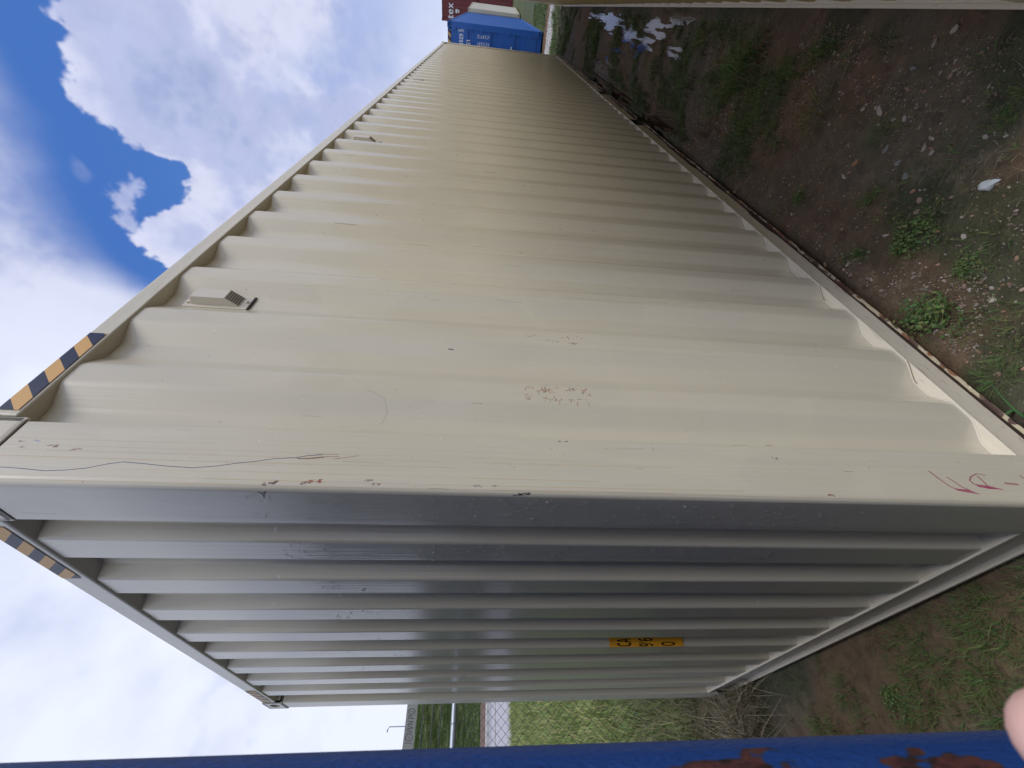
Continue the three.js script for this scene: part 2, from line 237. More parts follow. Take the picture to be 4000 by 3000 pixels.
function railLipMap(seed) { return paintTex(2048, 32, [176, 164, 134], seed, { runs: 0, blotch: 20, specks: 200 }, (g, R) => { for (let i = 0; i < 330; i++) { const x = R() * 2048; g.fillStyle = R() < 0.7 ? `rgba(62,36,24,${0.6 + R() * 0.4})` : `rgba(110,58,28,${0.5 + R() * 0.4})`; g.beginPath(); g.ellipse(x, R() * 32, 2 + R() * R() * 36, 3 + R() * 9, (R() - 0.5) * 0.4, 0, 7); g.fill(); } }); }
const lipMat = paintMat(railLipMap(31), null, { rough: 0.55, grain: grainTex, bu: 40, bv: 1, bump: 0.001 });
const mudMat = plain(0.06, 0.034, 0.02, 0.95, { bumpMap: rep(grainTex, 30, 3), bumpScale: 0.006 });
const LONG = (k) => [0.307 + 0.2785 * k, 0.379 + 0.2785 * k];
// m: side, end, frame, roof materials; opts.sheets: per-sheet materials for the side that faces local +z
function container(name, label, group, L, H, m, o = {}) {
  const W = 2.438, root = thing(name, label, 'shipping container', o.pos ?? [0, 0, 0], o.turn ?? 0, group);
  const yTop = H - 0.081, yBot = 0.17, NY = o.ny ?? 14, nRidge = Math.floor((L - 0.166 - 0.14 - 0.307) / 0.2785) + 1;
  const ys = Array.from({ length: NY }, (_, j) => mix(yBot, yTop + 0.02, j / (NY - 1)));
  const dent = (s, y, k) => (fbm(s * 1.7 + k, y * 1.3, k * 3.1, 3) - 0.5) * 0.006 + (fbm(s * 6 + k, y * 2.6, k, 2) - 0.5) * 0.0016;
  const step = 4, sheets = Math.ceil(nRidge / step);
  for (let k = 0; k < sheets; k++) {
    const a = k * step, b = Math.min(nRidge, a + step), R = []; for (let r = a; r < b; r++) R.push(LONG(r));
    const s0 = a ? LONG(a)[0] - 0.068 - 0.035 : 0.163, s1 = b < nRidge ? LONG(b)[0] - 0.068 - 0.035 : L - 0.163, pr = corr(s0, s1, R, 0.068, 0.036);
    const mat = o.sheets ? o.sheets[Math.min(k, o.sheets.length - 1) === 0 ? 0 : 1 + (k * 7) % (o.sheets.length - 1)] : m.side;
    part('side_sheet', grid(pr.length, NY, (i, j) => [pr[i][0], ys[j], -0.007 + pr[i][1] + dent(pr[i][0], ys[j], o.seed ?? 1) * mix(0.5, 1, sst(0.6, 3, pr[i][0])), (pr[i][0] - s0) / (s1 - s0), j / (NY - 1)]), mat, root);
    if (o.detail && k < 7) { // weld bead where the sheet stands on the rail ledge
      const bead = pr.map(([s, d]) => V(s, yBot + 0.001, -0.004 + d)); part('weld_bead', new THREE.TubeGeometry(new THREE.CatmullRomCurve3(bead), bead.length * 2, 0.0042, 5), M.bead, root);
const SR = rng(k + 70); for (const [ra] of R) if (SR() < 0.7) { const c0 = ra - 0.068 - 0.07 * SR(), stain = pr.filter(([q]) => q > c0 && q < ra - 0.004 + SR() * 0.01).map(([q, d]) => V(q, yBot + 0.0025, 0.0006 + d)); if (stain.length > 2) part('rust_line', new THREE.TubeGeometry(new THREE.CatmullRomCurve3(stain), stain.length * 3, 0.0013, 4), M.beadStain, root); }
    }
  }
  const all = []; for (let r = 0; r < nRidge; r++) all.push(LONG(r)); const prB = corr(0.163, L - 0.163, all, 0.068, 0.036);
  part('side_wall', grid(prB.length, 2, (i, j) => [prB[i][0], j ? yTop + 0.01 : yBot, -W + 0.007 - prB[i][1], prB[i][0], j * 2.6], true), m.side, root);
  // blank end at x = 0
  const er = []; for (let k = 0; k < 8; k++) er.push([0.266 + 0.25 * k, 0.376 + 0.25 * k]);
  const pe = corr(0.153, W - 0.153, er, 0.018, 0.0456, 0.007), eT = H - 0.081;
  if (!o.doorsAtNear) part('end_wall', grid(pe.length, NY, (i, j) => { const y = mix(yBot, eT + 0.02, j / (NY - 1)); return [0.007 - pe[i][1] + dent(pe[i][0], y, 7) * 0.45, y, -pe[i][0], (pe[i][0] - 0.153) / (W - 0.306), j / (NY - 1)]; }, true), m.end, root);
  else part('end_wall', box(L - 0.05, L - 0.03, 0.1, H - 0.06, -W + 0.15, -0.15), m.side, root);
  if (!o.doorsAtNear) for (const s of [0, 1]) { const d = part('door', rbox(L - 0.06, L - 0.012, 0.14, H - 0.09, s ? -W + 0.15 : -W / 2 + 0.004, s ? -W / 2 - 0.004 : -0.15, 0.006), m.frame, root); for (const q of [0.35, 0.75]) part('locking_bar', rod(V(L - 0.003, 0.1, mix(s ? -W + 0.15 : -W / 2, s ? -W / 2 : -0.15, q)), V(L - 0.003, H - 0.06, mix(s ? -W + 0.15 : -W / 2, s ? -W / 2 : -0.15, q)), 0.017), m.frame, d); }
  // roof, rails
  part('roof', box(0.02, L - 0.02, H - 0.03, H - 0.024, -W + 0.05, -0.05), m.frame, root);
  part('floor', box(0.05, L - 0.05, 0.14, 0.165, -W + 0.06, -0.06), M.dark, root);
  for (const s of [0, 1]) {
    const zz = (a, b) => s ? [-W - b, -W - a] : [a, b];
    part('top_side_rail', rbox(0.18, L - 0.18, yTop, H - 0.022, ...zz(-0.06, 0), 0.006, 3), m.frame, root);
    const pk = o.pockets ?? [], cuts = [0.16, ...pk.flat(), L - 0.16], rail = [], lips = [];
    rail.push(rbox(0.16, L - 0.16, 0.163, 0.1705, ...zz(-0.062, 0), 0.002, 1));
    for (let i = 0; i < cuts.length; i += 2) { rail.push(box(cuts[i], cuts[i + 1], 0.034, 0.163, ...zz(-0.02, -0.014))); lips.push([cuts[i], cuts[i + 1]]); }
    const bs = part('bottom_side_rail', rail, m.ledge ?? m.frame, root);
    for (const [a, b] of lips) {
      const n = Math.max(2, Math.round((b - a) / 0.035)), R = (i) => (o.detail && !s ? (n3(i * 0.11, 4, a) - 0.5) * 0.012 + (n3(i * 0.9, 8, a) - 0.5) * 0.004 : 0);
      part('rail_lip', grid(n, 4, (i, j) => { const x = mix(a, b, i / (n - 1)), z = [-0.014, 0.003, 0.004, -0.014][j], y = [0.042, 0.042, 0.035, 0.035][j]; return [x, y + R(i) * (j === 1 || j === 2 ? 1 : 0), s ? -W - z : z, x / 4, j / 3]; }), m.lip ?? m.frame, bs);
      if (o.detail && !s) { const mud = part('mud', grid(n, 4, (i, j) => { const x = mix(a, b, i / (n - 1)), f = sst(0.3, 0.7, n3(x * 3.1, 2, 6)) * 0.8 + 0.35; return [x, [0.042 + 0.02 * f, 0.042 + 0.014 * f * (0.6 + n3(x * 30, 1, 2)), 0.042 + 0.006 * f * n3(x * 44, 5, 2), 0.041][j], -0.0138 + [0, 0.004, 0.008, 0.012][j] * Math.min(1, f + 0.25), x * 4, j]; }), mudMat, bs); mud.userData.kind = 'stuff'; }
    }
    for (const [a, b] of pk) { }
  }
  if (o.pockets) for (const [a0, b0] of [[0, 1], [2, 3]]) { const f = o.pockets.flat(), a = f[a0], b = f[b0]; part('forklift_pocket', [box(a - 0.004, a, 0.04, 0.16, -W + 0.04, -0.037), box(b, b + 0.004, 0.04, 0.16, -W + 0.04, -0.037), box(a, b, 0.156, 0.16, -W + 0.04, -0.037), box(a, b, 0.036, 0.04, -W + 0.04, -0.01)], M.dark, root); }
  for (const far of [0, 1]) {
    const xx = (a, b) => far ? [L - b, L - a] : [a, b];
    part('top_end_rail', rbox(...xx(0, 0.06), eT, H - 0.01, -W + 0.165, -0.165, 0.006, 3), m.frame, root);
    part('bottom_end_rail', [rbox(...xx(0, 0.075), 0.163, 0.1705, -W + 0.15, -0.15, 0.002, 1), box(...xx(0.02, 0.03), 0.03, 0.163, -W + 0.15, -0.15), rbox(...xx(0, 0.06), 0.02, 0.034, -W + 0.15, -0.15, 0.002, 1)], m.ledge ?? m.frame, root);
    for (const atEnd of [0, 1]) {
      part('corner_post', postGeo(L, W, 0.116, H - 0.117, !!atEnd, !!far), !far && !atEnd && m.post ? m.post : !far && atEnd && m.post2 ? m.post2 : m.plainPost ?? m.frame, root);
      for (const up of [0, 1]) { const x = xx(-0.003, 0.175), z = atEnd ? [-W - 0.003, -W + 0.159] : [-0.159, 0.003]; part('corner_casting', castingGeo(x[0], x[1], up ? H - 0.114 : 0, up ? H : 0.113, z[0], z[1]), m.casting ?? m.frame, root); }
    }
  }
  return root;
}
// hazard tape: slanted blocks on a rail face; at(u, v) gives the 3D point of rail metre u, height v
function hazard(root, u0, u1, v0, v1, pitch, at, slant = 1) {
  const clip = (poly) => { const cut = (p, inside, cross) => { const r = []; for (let i = 0; i < p.length; i++) { const a = p[i], b = p[(i + 1) % p.length]; if (inside(a)) r.push(a); if (inside(a) !== inside(b)) r.push(cross(a, b)); } return r; }; const cx = (u) => (a, b) => { const t = (u - a[0]) / (b[0] - a[0]); return [u, mix(a[1], b[1], t)]; }; return cut(cut(poly, (p) => p[0] >= u0, cx(u0)), (p) => p[0] <= u1, cx(u1)); };
  const dv = (v1 - v0) * slant; let k = 0;
  for (let u = u0 - 2 * pitch + 0.036; u < u1 + pitch * 2; u += pitch, k++) {
    const c = clip([[u, v1], [u + pitch, v1], [u + pitch - dv, v0], [u - dv, v0]]); if (c.length < 3) continue;
    const p = c.map(([a, b]) => at(a, b)), pos = []; for (let i = 1; i + 1 < p.length; i++) for (const q of [p[0], p[i], p[i + 1]]) pos.push(q.x, q.y, q.z);
    const g = new THREE.BufferGeometry(); g.setAttribute('position', new THREE.Float32BufferAttribute(pos, 3)); g.setAttribute('uv', new THREE.Float32BufferAttribute(new Float32Array(pos.length / 3 * 2), 2)); g.computeVertexNormals(); part('hazard_stripe', g, k % 2 ? M.tapeB : M.tapeY, root);
  }
}

// --- the beige container that fills the view
const WALL = 2.665;
const smallTex = [11, 12, 13].map((s) => paintTex(512, 1024, BEIGE, s, { runs: 46, runWidth: 1.6, specks: 120, scratches: 26 }));
const firstSheet = paintTex(1024, 2048, BEIGE, 21, { runs: 50, runWidth: 2, specks: 160, scratches: 18 }, (g, R) => {
  const s1 = LONG(4)[0] - 0.103, X = (x) => (x - 0.163) / (s1 - 0.163) * 1024, Y = (y) => (1 - (y - 0.17) / WALL) * 2048;
  const hatch = (pts, n, col, len) => { for (let i = 0; i < n; i++) { const p = pts[Math.floor(R() * pts.length)], x = X(p[0] + (R() - 0.5) * 0.014), y = Y(p[1] + (R() - 0.5) * 0.03), a = R() * 6.3; g.strokeStyle = col[Math.floor(R() * col.length)]; g.lineWidth = 0.8 + R() * 2; g.beginPath(); g.moveTo(x, y); g.lineTo(x + Math.cos(a) * len * R(), y + Math.sin(a) * len * R()); g.stroke(); } };
  hatch([[0.361, 1.582], [0.325, 1.594], [0.353, 1.551], [0.367, 1.538], [0.319, 1.527], [0.318, 1.504], [0.315, 1.459], [0.318, 1.42], [0.371, 1.484], [0.366, 1.452], [0.362, 1.415], [0.35, 1.54], [0.355, 1.53], [0.342, 1.416]], 110, ['rgba(140,70,54,.55)', 'rgba(96,72,62,.45)', 'rgba(170,120,98,.45)'], 13);
  hatch([[0.619, 1.562], [0.63, 1.537], [0.598, 1.503], [0.596, 1.482], [0.626, 1.441], [0.63, 1.402], [0.589, 1.419]], 26, ['rgba(90,74,56,.6)', 'rgba(120,100,76,.5)'], 12);
  const line = (p, c, w) => { g.strokeStyle = c; g.lineWidth = w; g.lineJoin = 'round'; g.beginPath(); p.forEach(([x, y], i) => i ? g.lineTo(X(x), Y(y)) : g.moveTo(X(x), Y(y))); g.stroke(); };
  line([[0.886, 1.406], [0.887, 1.276], [0.881, 1.183]], 'rgba(120,72,44,.4)', 1.5); line([[0.881, 1.183], [0.892, 1.065], [0.9, 0.98]], 'rgba(120,84,50,.4)', 1.4); line([[0.916, 0.921], [0.921, 0.82]], 'rgba(110,74,40,.35)', 1.4);
  line([[0.327, 2.047], [0.297, 1.993], [0.265, 1.981], [0.236, 1.99], [0.228, 1.999]], 'rgba(150,138,120,.45)', 1.6); line([[0.549, 1.838], [0.548, 1.821]], 'rgba(40,36,34,.9)', 2.2);
  for (let y = 0.3; y < 2.75; y += 0.008) if (R() < 0.75) { g.fillStyle = `rgba(150,134,110,${0.25 + R() * 0.4})`; g.fillRect(X(0.1665 + R() * 0.003), Y(y), 1 + R() * 3, 3 + R() * 5); }
});
const nearPost = paintTex(512, 2048, BEIGE, 41, { runs: 60, runWidth: 2.2, specks: 150, scratches: 26, blotch: 90 }, (g, R) => {
  const y0 = 0.116, y1 = 2.779, X = (x) => (0.036 + 0.166 - x) / POST_T * 512, Y = (y) => (1 - (y - y0) / (y1 - y0)) * 2048, XE = (z) => X(0) + (-z) / POST_T * 512 - 4;
  const line = (p, c, w, fx = X) => { g.strokeStyle = c; g.lineWidth = w; g.lineJoin = g.lineCap = 'round'; g.beginPath(); p.forEach(([x, y], i) => i ? g.lineTo(fx(x), Y(y)) : g.moveTo(fx(x), Y(y))); g.stroke(); };
  const blob = (p, c, fx = X) => { g.fillStyle = c; g.beginPath(); p.forEach(([x, y], i) => i ? g.lineTo(fx(x), Y(y)) : g.moveTo(fx(x), Y(y))); g.fill(); };
  for (const [x, a, w, e] of [[0.01, 0.5, 2.4, 0.4], [0.021, 0.42, 3, 1.2], [0.041, 0.2, 4, 1.7], [0.068, 0.2, 5, 1.9], [0.085, 0.16, 7, 1.5], [0.099, 0.34, 2.2, 1.75], [0.118, 0.2, 3, 1.2], [0.132, 0.2, 2, 1.6]]) {
    let y = 2.78; while (y > e) { const l = 0.08 + R() * 0.3; line([[x + Math.sin(y * 5 + x * 90) * 0.0012, y], [x + Math.sin((y - l) * 5 + x * 90) * 0.0012, y - l]], `rgba(168,126,70,${a * (0.3 + 0.7 * R())})`, w * (0.5 + R() * 0.6)); y -= l; }
  }
  line([[0.039, 2.76], [0.039, 2.74], [0.037, 2.7], [0.032, 2.648], [0.035, 2.608], [0.041, 2.573], [0.053, 2.538], [0.06, 2.51], [0.057, 2.467], [0.052, 2.417], [0.049, 2.361], [0.055, 2.315], [0.066, 2.267], [0.071, 2.236], [0.08, 2.199], [0.084, 2.156], [0.091, 2.127], [0.095, 2.097]], 'rgba(62,64,86,.85)', 2);
  line([[0.081, 2.145], [0.089, 2.095], [0.091, 2.057]], 'rgba(110,66,60,.7)', 2); line([[0.084, 2.066], [0.09, 2.036], [0.095, 2.014]], 'rgba(120,84,66,.7)', 1.8); line([[0.083, 2.149], [0.082, 2.121], [0.088, 2.091]], 'rgba(100,58,50,.7)', 2.4); line([[0.09, 2.135], [0.096, 2.1], [0.097, 2.06]], 'rgba(110,70,60,.6)', 1.6);
  for (const [x, y, s, c] of [[0.013, 2.186, 9, '70,44,42'], [0.018, 2.168, 6, '80,50,40'], [0.017, 2.11, 9, '96,70,60'], [0.023, 2.086, 11, '128,48,36'], [0.027, 1.974, 8, '120,104,90'], [0.018, 1.958, 7, '130,92,78'], [0.02, 1.728, 9, '140,134,130'], [0.021, 1.688, 6, '130,124,118'], [0.016, 0.851, 7, '110,66,30'], [0.126, 0.94, 7, '70,74,80'], [0.16, 1.521, 3, '40,36,40'], [0.16, 1.503, 3, '40,36,40'], [0.002, 1.635, 9, '44,34,44'], [0.004, 1.617, 7, '44,34,44'], [0.108, 2.748, 5, '130,104,90'], [0.092, 2.735, 7, '150,118,96'], [0.098, 2.68, 9, '140,112,92'], [0.09, 2.626, 8, '120,96,82'], [0.11, 2.72, 6, '150,150,170']])
    for (let i = 0; i < 9; i++) { g.fillStyle = `rgba(${c},${0.35 + R() * 0.5})`; g.beginPath(); g.ellipse(X(x) + (R() - 0.5) * s, Y(y) + (R() - 0.5) * s * 2, 0.6 + R() * s * 0.26, 0.8 + R() * s * 0.4, (R() - 0.5), 0, 7); g.fill(); }
  blob([[-0.02, 2.203], [-0.008, 2.211], [-0.012, 2.2], [-0.006, 2.19], [-0.04, 2.204]], 'rgba(58,30,30,.9)', XE);
  for (const p of [[[0.1, 0.509], [0.068, 0.496], [0.05, 0.486], [0.038, 0.462], [0.031, 0.421]], [[0.081, 0.471], [0.068, 0.461], [0.051, 0.453], [0.042, 0.439]], [[0.091, 0.346], [0.096, 0.367], [0.085, 0.396], [0.073, 0.41], [0.062, 0.408], [0.053, 0.398], [0.05, 0.373], [0.047, 0.336]], [[0.088, 0.373], [0.071, 0.371], [0.053, 0.372]], [[0.094, 0.235], [0.083, 0.231]]]) line(p, 'rgba(142,66,84,.8)', 3);
  for (const p of [[[0.048, 0.484], [0.045, 0.469], [0.044, 0.443], [0.031, 0.421], [0.037, 0.449], [0.039, 0.475]], [[0.062, 0.408], [0.06, 0.391], [0.057, 0.366], [0.047, 0.336], [0.047, 0.376], [0.053, 0.398]]]) blob(p, 'rgba(164,62,98,.75)');
  line([[0.067, 0.306], [0.064, 0.275]], 'rgba(150,70,84,.6)', 8);
  for (let i = 0; i < 60; i++) { const y = 0.13 + R() * R() * 0.35; g.strokeStyle = `rgba(120,100,76,${0.1 + R() * 0.25})`; g.lineWidth = 0.6 + R() * 1.4; const x = X(R() * 0.16); g.beginPath(); g.moveTo(x, Y(y)); g.lineTo(x + (R() - 0.5) * 12, Y(y) + (R() - 0.5) * 30); g.stroke(); }
});
const wetEnd = { rough: 0.2, bump: 0.0009, bu: 10, bv: 1 };
const beigeSet = {
  side: paintMat(smallTex[0], null, { rough: 0.3 }), end: paintMat(paintTex(1024, 1024, BEIGE, 51, { runs: 120, runWidth: 1.6, specks: 120, scratches: 8 }), null, wetEnd), frame: M.beige, ledge: M.ledge, lip: lipMat,
  post: paintMat(nearPost, null, { rough: 0.27, bu: 4, bump: 0.0007 }), plainPost: M.beige,
};
const PITCH = 0.2785;
const main = container('shipping_container', 'large beige container seen from its corner, with two vents and a caution label', 'beige containers along the alley', 12.192, 2.896, beigeSet,
  { detail: true, ny: 40, seed: 3, sheets: [paintMat(firstSheet, null, { rough: 0.23, bu: 6 }), ...smallTex.map((t) => paintMat(t, null, { rough: 0.23, bu: 6 }))], pockets: [[4.6, 4.93], [6.62, 6.9]] });
delete main.userData.group;
hazard(main, 0.196, 0.502, 2.824, 2.869, 0.0514, (u, v) => V(u, v, 0.002));
hazard(main, 0.19, 0.485, 2.83, 2.879, 0.04, (u, v) => V(-0.002, v, -u)); hazard(main, 1.96, 2.25, 2.83, 2.879, 0.04, (u, v) => V(-0.002, v, -u), -1);
// louvred ventilators in the recesses
const ventPaint = plain(0.6, 0.55, 0.45, 0.4, {});
function vent(k) {
  const x0 = LONG(k)[1] + 0.068 + 0.0, x1 = x0 + 0.072, z = -0.0425, y0 = 2.543, y1 = 2.752, xm = (x0 + x1) / 2;
  const plate = part('ventilator', rbox(x0 - 0.004, x1 + 0.004, y0, y1, z, z + 0.006, 0.002, 2), ventPaint, main);
  const s = new THREE.Shape(); s.moveTo(y0 + 0.028, 0); s.lineTo(y0 + 0.066, 0.03); s.lineTo(y1 - 0.036, 0.03); s.lineTo(y1 - 0.03, 0.024); s.lineTo(y1 - 0.028, 0); s.closePath();
  const hood = new THREE.ExtrudeGeometry(s, { depth: 0.05, bevelEnabled: true, bevelThickness: 0.002, bevelSize: 0.002, bevelSegments: 2 });
  hood.applyMatrix4(new THREE.Matrix4().makeBasis(V(0, 1, 0), V(0, 0, 1), V(1, 0, 0))).translate(xm - 0.025, 0, z + 0.006); part('hood', hood, ventPaint, plate);
  const A = V(0, y0 + 0.03, z + 0.008), B = V(0, y0 + 0.064, z + 0.035), nrm = V(0, -(B.z - A.z), B.y - A.y).normalize(), dir = B.clone().sub(A), q = new THREE.Quaternion().setFromUnitVectors(V(0, 0, 1), nrm), holes = [];
  for (let i = 0; i < 9; i++) for (let j = 0; j < 6; j++) { const c = A.clone().addScaledVector(dir, (j + 0.5) / 6).addScaledVector(nrm, 0.0016); holes.push(new THREE.PlaneGeometry(0.0036, 0.0042).applyQuaternion(q).translate(xm - 0.022 + i * 0.0055, c.y, c.z)); }
  const gr = part('grille_holes', holes, M.dark, plate); gr.userData.kind = 'stuff';
  for (const [x, y] of [[xm - 0.02, y1 - 0.014], [xm + 0.02, y1 - 0.014], [xm, y0 + 0.012]]) part('screw', new THREE.CylinderGeometry(0.005, 0.006, 0.008, 10).rotateX(Math.PI / 2).translate(x, y, z + 0.009), M.bead, plate);
  part('gasket', box(x0 - 0.003, x1 + 0.003, y0 - 0.005, y0 - 0.0005, z, z + 0.005), M.dark, plate);
}
for (const k of [1, 9, 20]) vent(k);
// caution label folded into a recess of the end wall
{
  const tex = canvasTex(512, 1024, (g, w, h) => { g.fillStyle = 'rgb(236,168,40)'; g.fillRect(0, 0, w, h); g.fillStyle = 'rgb(22,18,14)'; g.save(); g.scale(1, 1); g.font = 'bold 270px sans-serif'; for (const [t, y, x] of [['CAUTION', 300, 16], ["9'6\"", 600, 10], ['O', 910, 20]]) { g.save(); g.translate(x, y); g.scale(0.92, 1.0); g.fillText(t, 0, 0); g.restore(); } g.restore(); });
  const mat = paintMat(tex, null, { rough: 0.3 }), pr = corr(1.0, 1.5, [[1.016, 1.126], [1.266, 1.376]], 0.018, 0.0456, 0.007).filter(([s]) => s > 1.16 && s < 1.2668);
  const far = 1.2668, cum = [0]; for (let i = 1; i < pr.length; i++) cum.push(cum[i - 1] + Math.hypot(pr[i][0] - pr[i - 1][0], pr[i][1] - pr[i - 1][1])); const T = cum[cum.length - 1];
  part('caution_label', grid(pr.length, 12, (i, j) => { const y = mix(0.735, 1.085, j / 11), s = pr[i][0], dent = ((fbm(s * 1.7 + 7, y * 1.3, 21.7, 3) - 0.5) * 0.006 + (fbm(s * 6 + 7, y * 2.6, 7, 2) - 0.5) * 0.0016) * 0.45; return [0.007 - pr[i][1] + dent - 0.0028, y, -s + 0.0024, 1 - cum[i] / T, j / 11]; }, true), mat, main);
  const tag2 = onPlane(1703 + 330, 205, 'z', -0.02);
  part('warning_label', box(12.03, 12.032 + 0.11, 0.62, 0.92, 0.0005, 0.003), plain(0.6, 0.3, 0.06, 0.5), main);
}
// rain drops clinging to the blank end
{
  const R = rng(91), n = 1000, g = new THREE.SphereGeometry(1, 8, 5, 0, Math.PI * 2, 0, Math.PI / 2), mat = new THREE.MeshPhysicalMaterial({ color: 0xffffff, roughness: 0.02, transmission: 1, thickness: 0.002, ior: 1.33 });
  const im = new THREE.InstancedMesh(g, mat, n), M4 = new THREE.Matrix4(), q = new THREE.Quaternion().setFromUnitVectors(V(0, 1, 0), V(-1, 0, 0));
  for (let i = 0; i < n; i++) { const post = R() < 0.3, k = Math.floor(R() * R() * 7), z = post ? -0.02 - R() * 0.125 : -(0.27 + 0.25 * k + R() * 0.1), y = 0.5 + R() * 1.75, s = 0.0016 + R() * R() * 0.0034; M4.compose(V(post ? -0.0006 : 0.0068, y, z), q, V(s, s * 0.7, s * (1 + R() * 0.8))); im.setMatrixAt(i, M4); }
  im.name = 'rain_drops'; im.userData.kind = 'stuff'; main.add(im);
}
// --- the beige container across the alley
container('shipping_container', 'beige container standing close across the muddy alley, facing the long vented wall', 'beige containers along the alley', 12.192, 2.896, { side: paintMat(smallTex[2], new THREE.Color().setRGB(0.95, 0.85, 0.56), { rough: 0.32 }), end: M.beige, frame: M.beige, ledge: M.ledge, lip: M.ledge }, { pos: [13.15, 0.0, 0.887], turn: Math.PI + 0.0064, ny: 10, seed: 8 });
delete scene.children[scene.children.length - 1].userData.group;

// --- blue containers
const BLUE = [17, 58, 120];
const blueRust = paintTex(512, 2048, BLUE, 61, { runs: 30, specks: 60, scratches: 60, blotch: 40 }, (g, R) => {
  const y0 = 0.116, y1 = 2.474, X = (x) => (0.202 - x) / POST_T * 512, Y = (y) => (1 - (y - y0) / (y1 - y0)) * 2048;   // x: metres from the corner along the long side
  const top = Math.floor(Y(1.76)), bot = Math.floor(Y(0.13)), im = g.getImageData(0, top, 512, bot - top);
  for (let yy = 0; yy < im.height; yy++) for (let xx = 0; xx < 512; xx++) { const m = 0.202 - xx / 512 * POST_T, y = y1 - (yy + top) / 2048 * (y1 - y0); if (m < 0.006) continue; const e = fbm(m * 60, y * 26, 3, 5, 0.6), k = sst(0.0, 0.06, e - 0.5 + Math.min(0.3, (m - 0.016) * 14) * sst(1.72, 1.6, y) - 0.22 * sst(1.35, 0.9, y) - 0.4 * sst(1.58, 1.76, y)); if (k <= 0) continue; const f = fbm(m * 200, y * 90, 8, 4), o = (yy * 512 + xx) * 4; const c = mix3([42, 25, 23], [82, 46, 41], sst(0.35, 0.65, f)); for (let q = 0; q < 3; q++) im.data[o + q] = mix(im.data[o + q], c[q], k); }
  g.putImageData(im, 0, top);
  for (let i = 0; i < 60; i++) { g.fillStyle = `rgba(90,44,34,${0.3 + R() * 0.5})`; g.beginPath(); g.ellipse(R() * 512, R() * 2048, 0.8 + R() * 3, 1 + R() * 7, 0, 0, 7); g.fill(); }
});
const blueMat = paintMat(paintTex(512, 512, BLUE, 62, { specks: 40 }), null, { rough: 0.42 });
const nearBlue = { side: blueMat, end: blueMat, frame: blueMat, post2: paintMat(blueRust, null, { rough: 0.5, grain: grainTex, bu: 4, bv: 10, bump: 0.0012 }) };
container('shipping_container', 'rusty blue container whose corner post stands beside the beige blank end', null, 6.058, 2.591, nearBlue, { pos: [-0.4835, 0, -1.89], turn: Math.PI, ny: 8, seed: 5 });
const farBlueMat = paintMat(paintTex(512, 512, [30, 92, 168], 63, { specks: 30 }), null, { rough: 0.4 });
const fb = container('shipping_container', 'blue container with white lettered doors beyond the end of the alley', null, 12.192, 2.896, { side: farBlueMat, end: farBlueMat, frame: farBlueMat }, { pos: [15.9, 0.18, 0.27], ny: 4, doorsAtNear: true });
{ // its doors, with hinges, gear and markings
  const W = 2.438, H = 2.896, white = plain(0.72, 0.74, 0.76, 0.6), dk = farBlueMat;
  const font = await new FontLoader().loadAsync('fonts/droid/droid_sans_bold.typeface.json');
  for (const s of [0, 1]) {
    const z0 = s ? -W + 0.14 : -W / 2 + 0.006, z1 = s ? -W / 2 - 0.006 : -0.14;
    const bands = [[0.63, 0.83], [1.36, 1.56], [2.06, 2.26]], cutsY = [0.15, ...bands.flat(), H - 0.1], panels = [];
    for (let i = 0; i < cutsY.length; i += 2) panels.push(rbox(0.02, 0.06, cutsY[i], cutsY[i + 1], z0, z1, 0.006));
    const d = part('door', panels, dk, fb);
    for (const [a, b] of bands) part('door_recess', box(0.05, 0.062, a - 0.01, b + 0.01, z0, z1), dk, d);
    for (const q of [0.3, 0.62]) part('locking_bar', rod(V(-0.01, 0.08, mix(z0, z1, q)), V(-0.01, H - 0.05, mix(z0, z1, q)), 0.017), dk, d);
    part('door_handle', [rbox(-0.03, -0.014, 0.915, 0.945, z1 - 0.62, z1 - 0.3, 0.004), rbox(-0.035, -0.01, 0.87, 0.99, z1 - 0.62, z1 - 0.58, 0.004)], white, d);
    for (const y of [0.35, 1.03, 1.85, 2.69]) part('hinge', rbox(-0.012, 0.03, y - 0.06, y + 0.06, s ? z0 - 0.05 : z1 - 0.06, s ? z0 + 0.06 : z1 + 0.05, 0.008), dk, d);
    part('gasket', [box(0.03, 0.05, 0.13, H - 0.09, s ? z0 - 0.012 : z1, s ? z0 : z1 + 0.012)], M.dark, d);
  }
  const text = (t, size, y, zRight) => { const g = new THREE.ShapeGeometry(font.generateShapes(t, size), 4); g.scale(0.78, 1, 1); g.computeBoundingBox(); const w = g.boundingBox.max.x; g.rotateY(-Math.PI / 2); part('lettering', g.translate(0.016, y, zRight - w), white, fb); };
  text('4929', 0.12, 2.42, -0.27); text('5', 0.12, 2.42, -0.165); text('G1', 0.12, 2.2, -0.4); part('check_digit_box', [box(0.014, 0.0155, 2.395, 2.403, -0.25, -0.157), box(0.014, 0.0155, 2.557, 2.565, -0.25, -0.157)], white, fb);
  const R = rng(5), rows = []; for (let r = 0; r < 7; r++) for (const [a, n] of [[-0.25, 4], [-0.42, 9]]) for (let i = 0; i < n; i++) if (R() < 0.9) rows.push(box(0.014, 0.0165, 1.95 - r * 0.055, 1.95 - r * 0.055 + 0.022 + R() * 0.014, a - i * 0.022 - 0.013, a - i * 0.022));
  part('weight_markings', rows, white, fb).userData.kind = 'stuff';
  hazard(fb, 0.2, 1.2, H - 0.1, H - 0.02, 0.085, (u, v) => V(-0.003, v, -u), -1);
}
const greyMat = paintMat(paintTex(256, 256, [196, 192, 182], 64, { specks: 20 }), null, { rough: 0.5 });
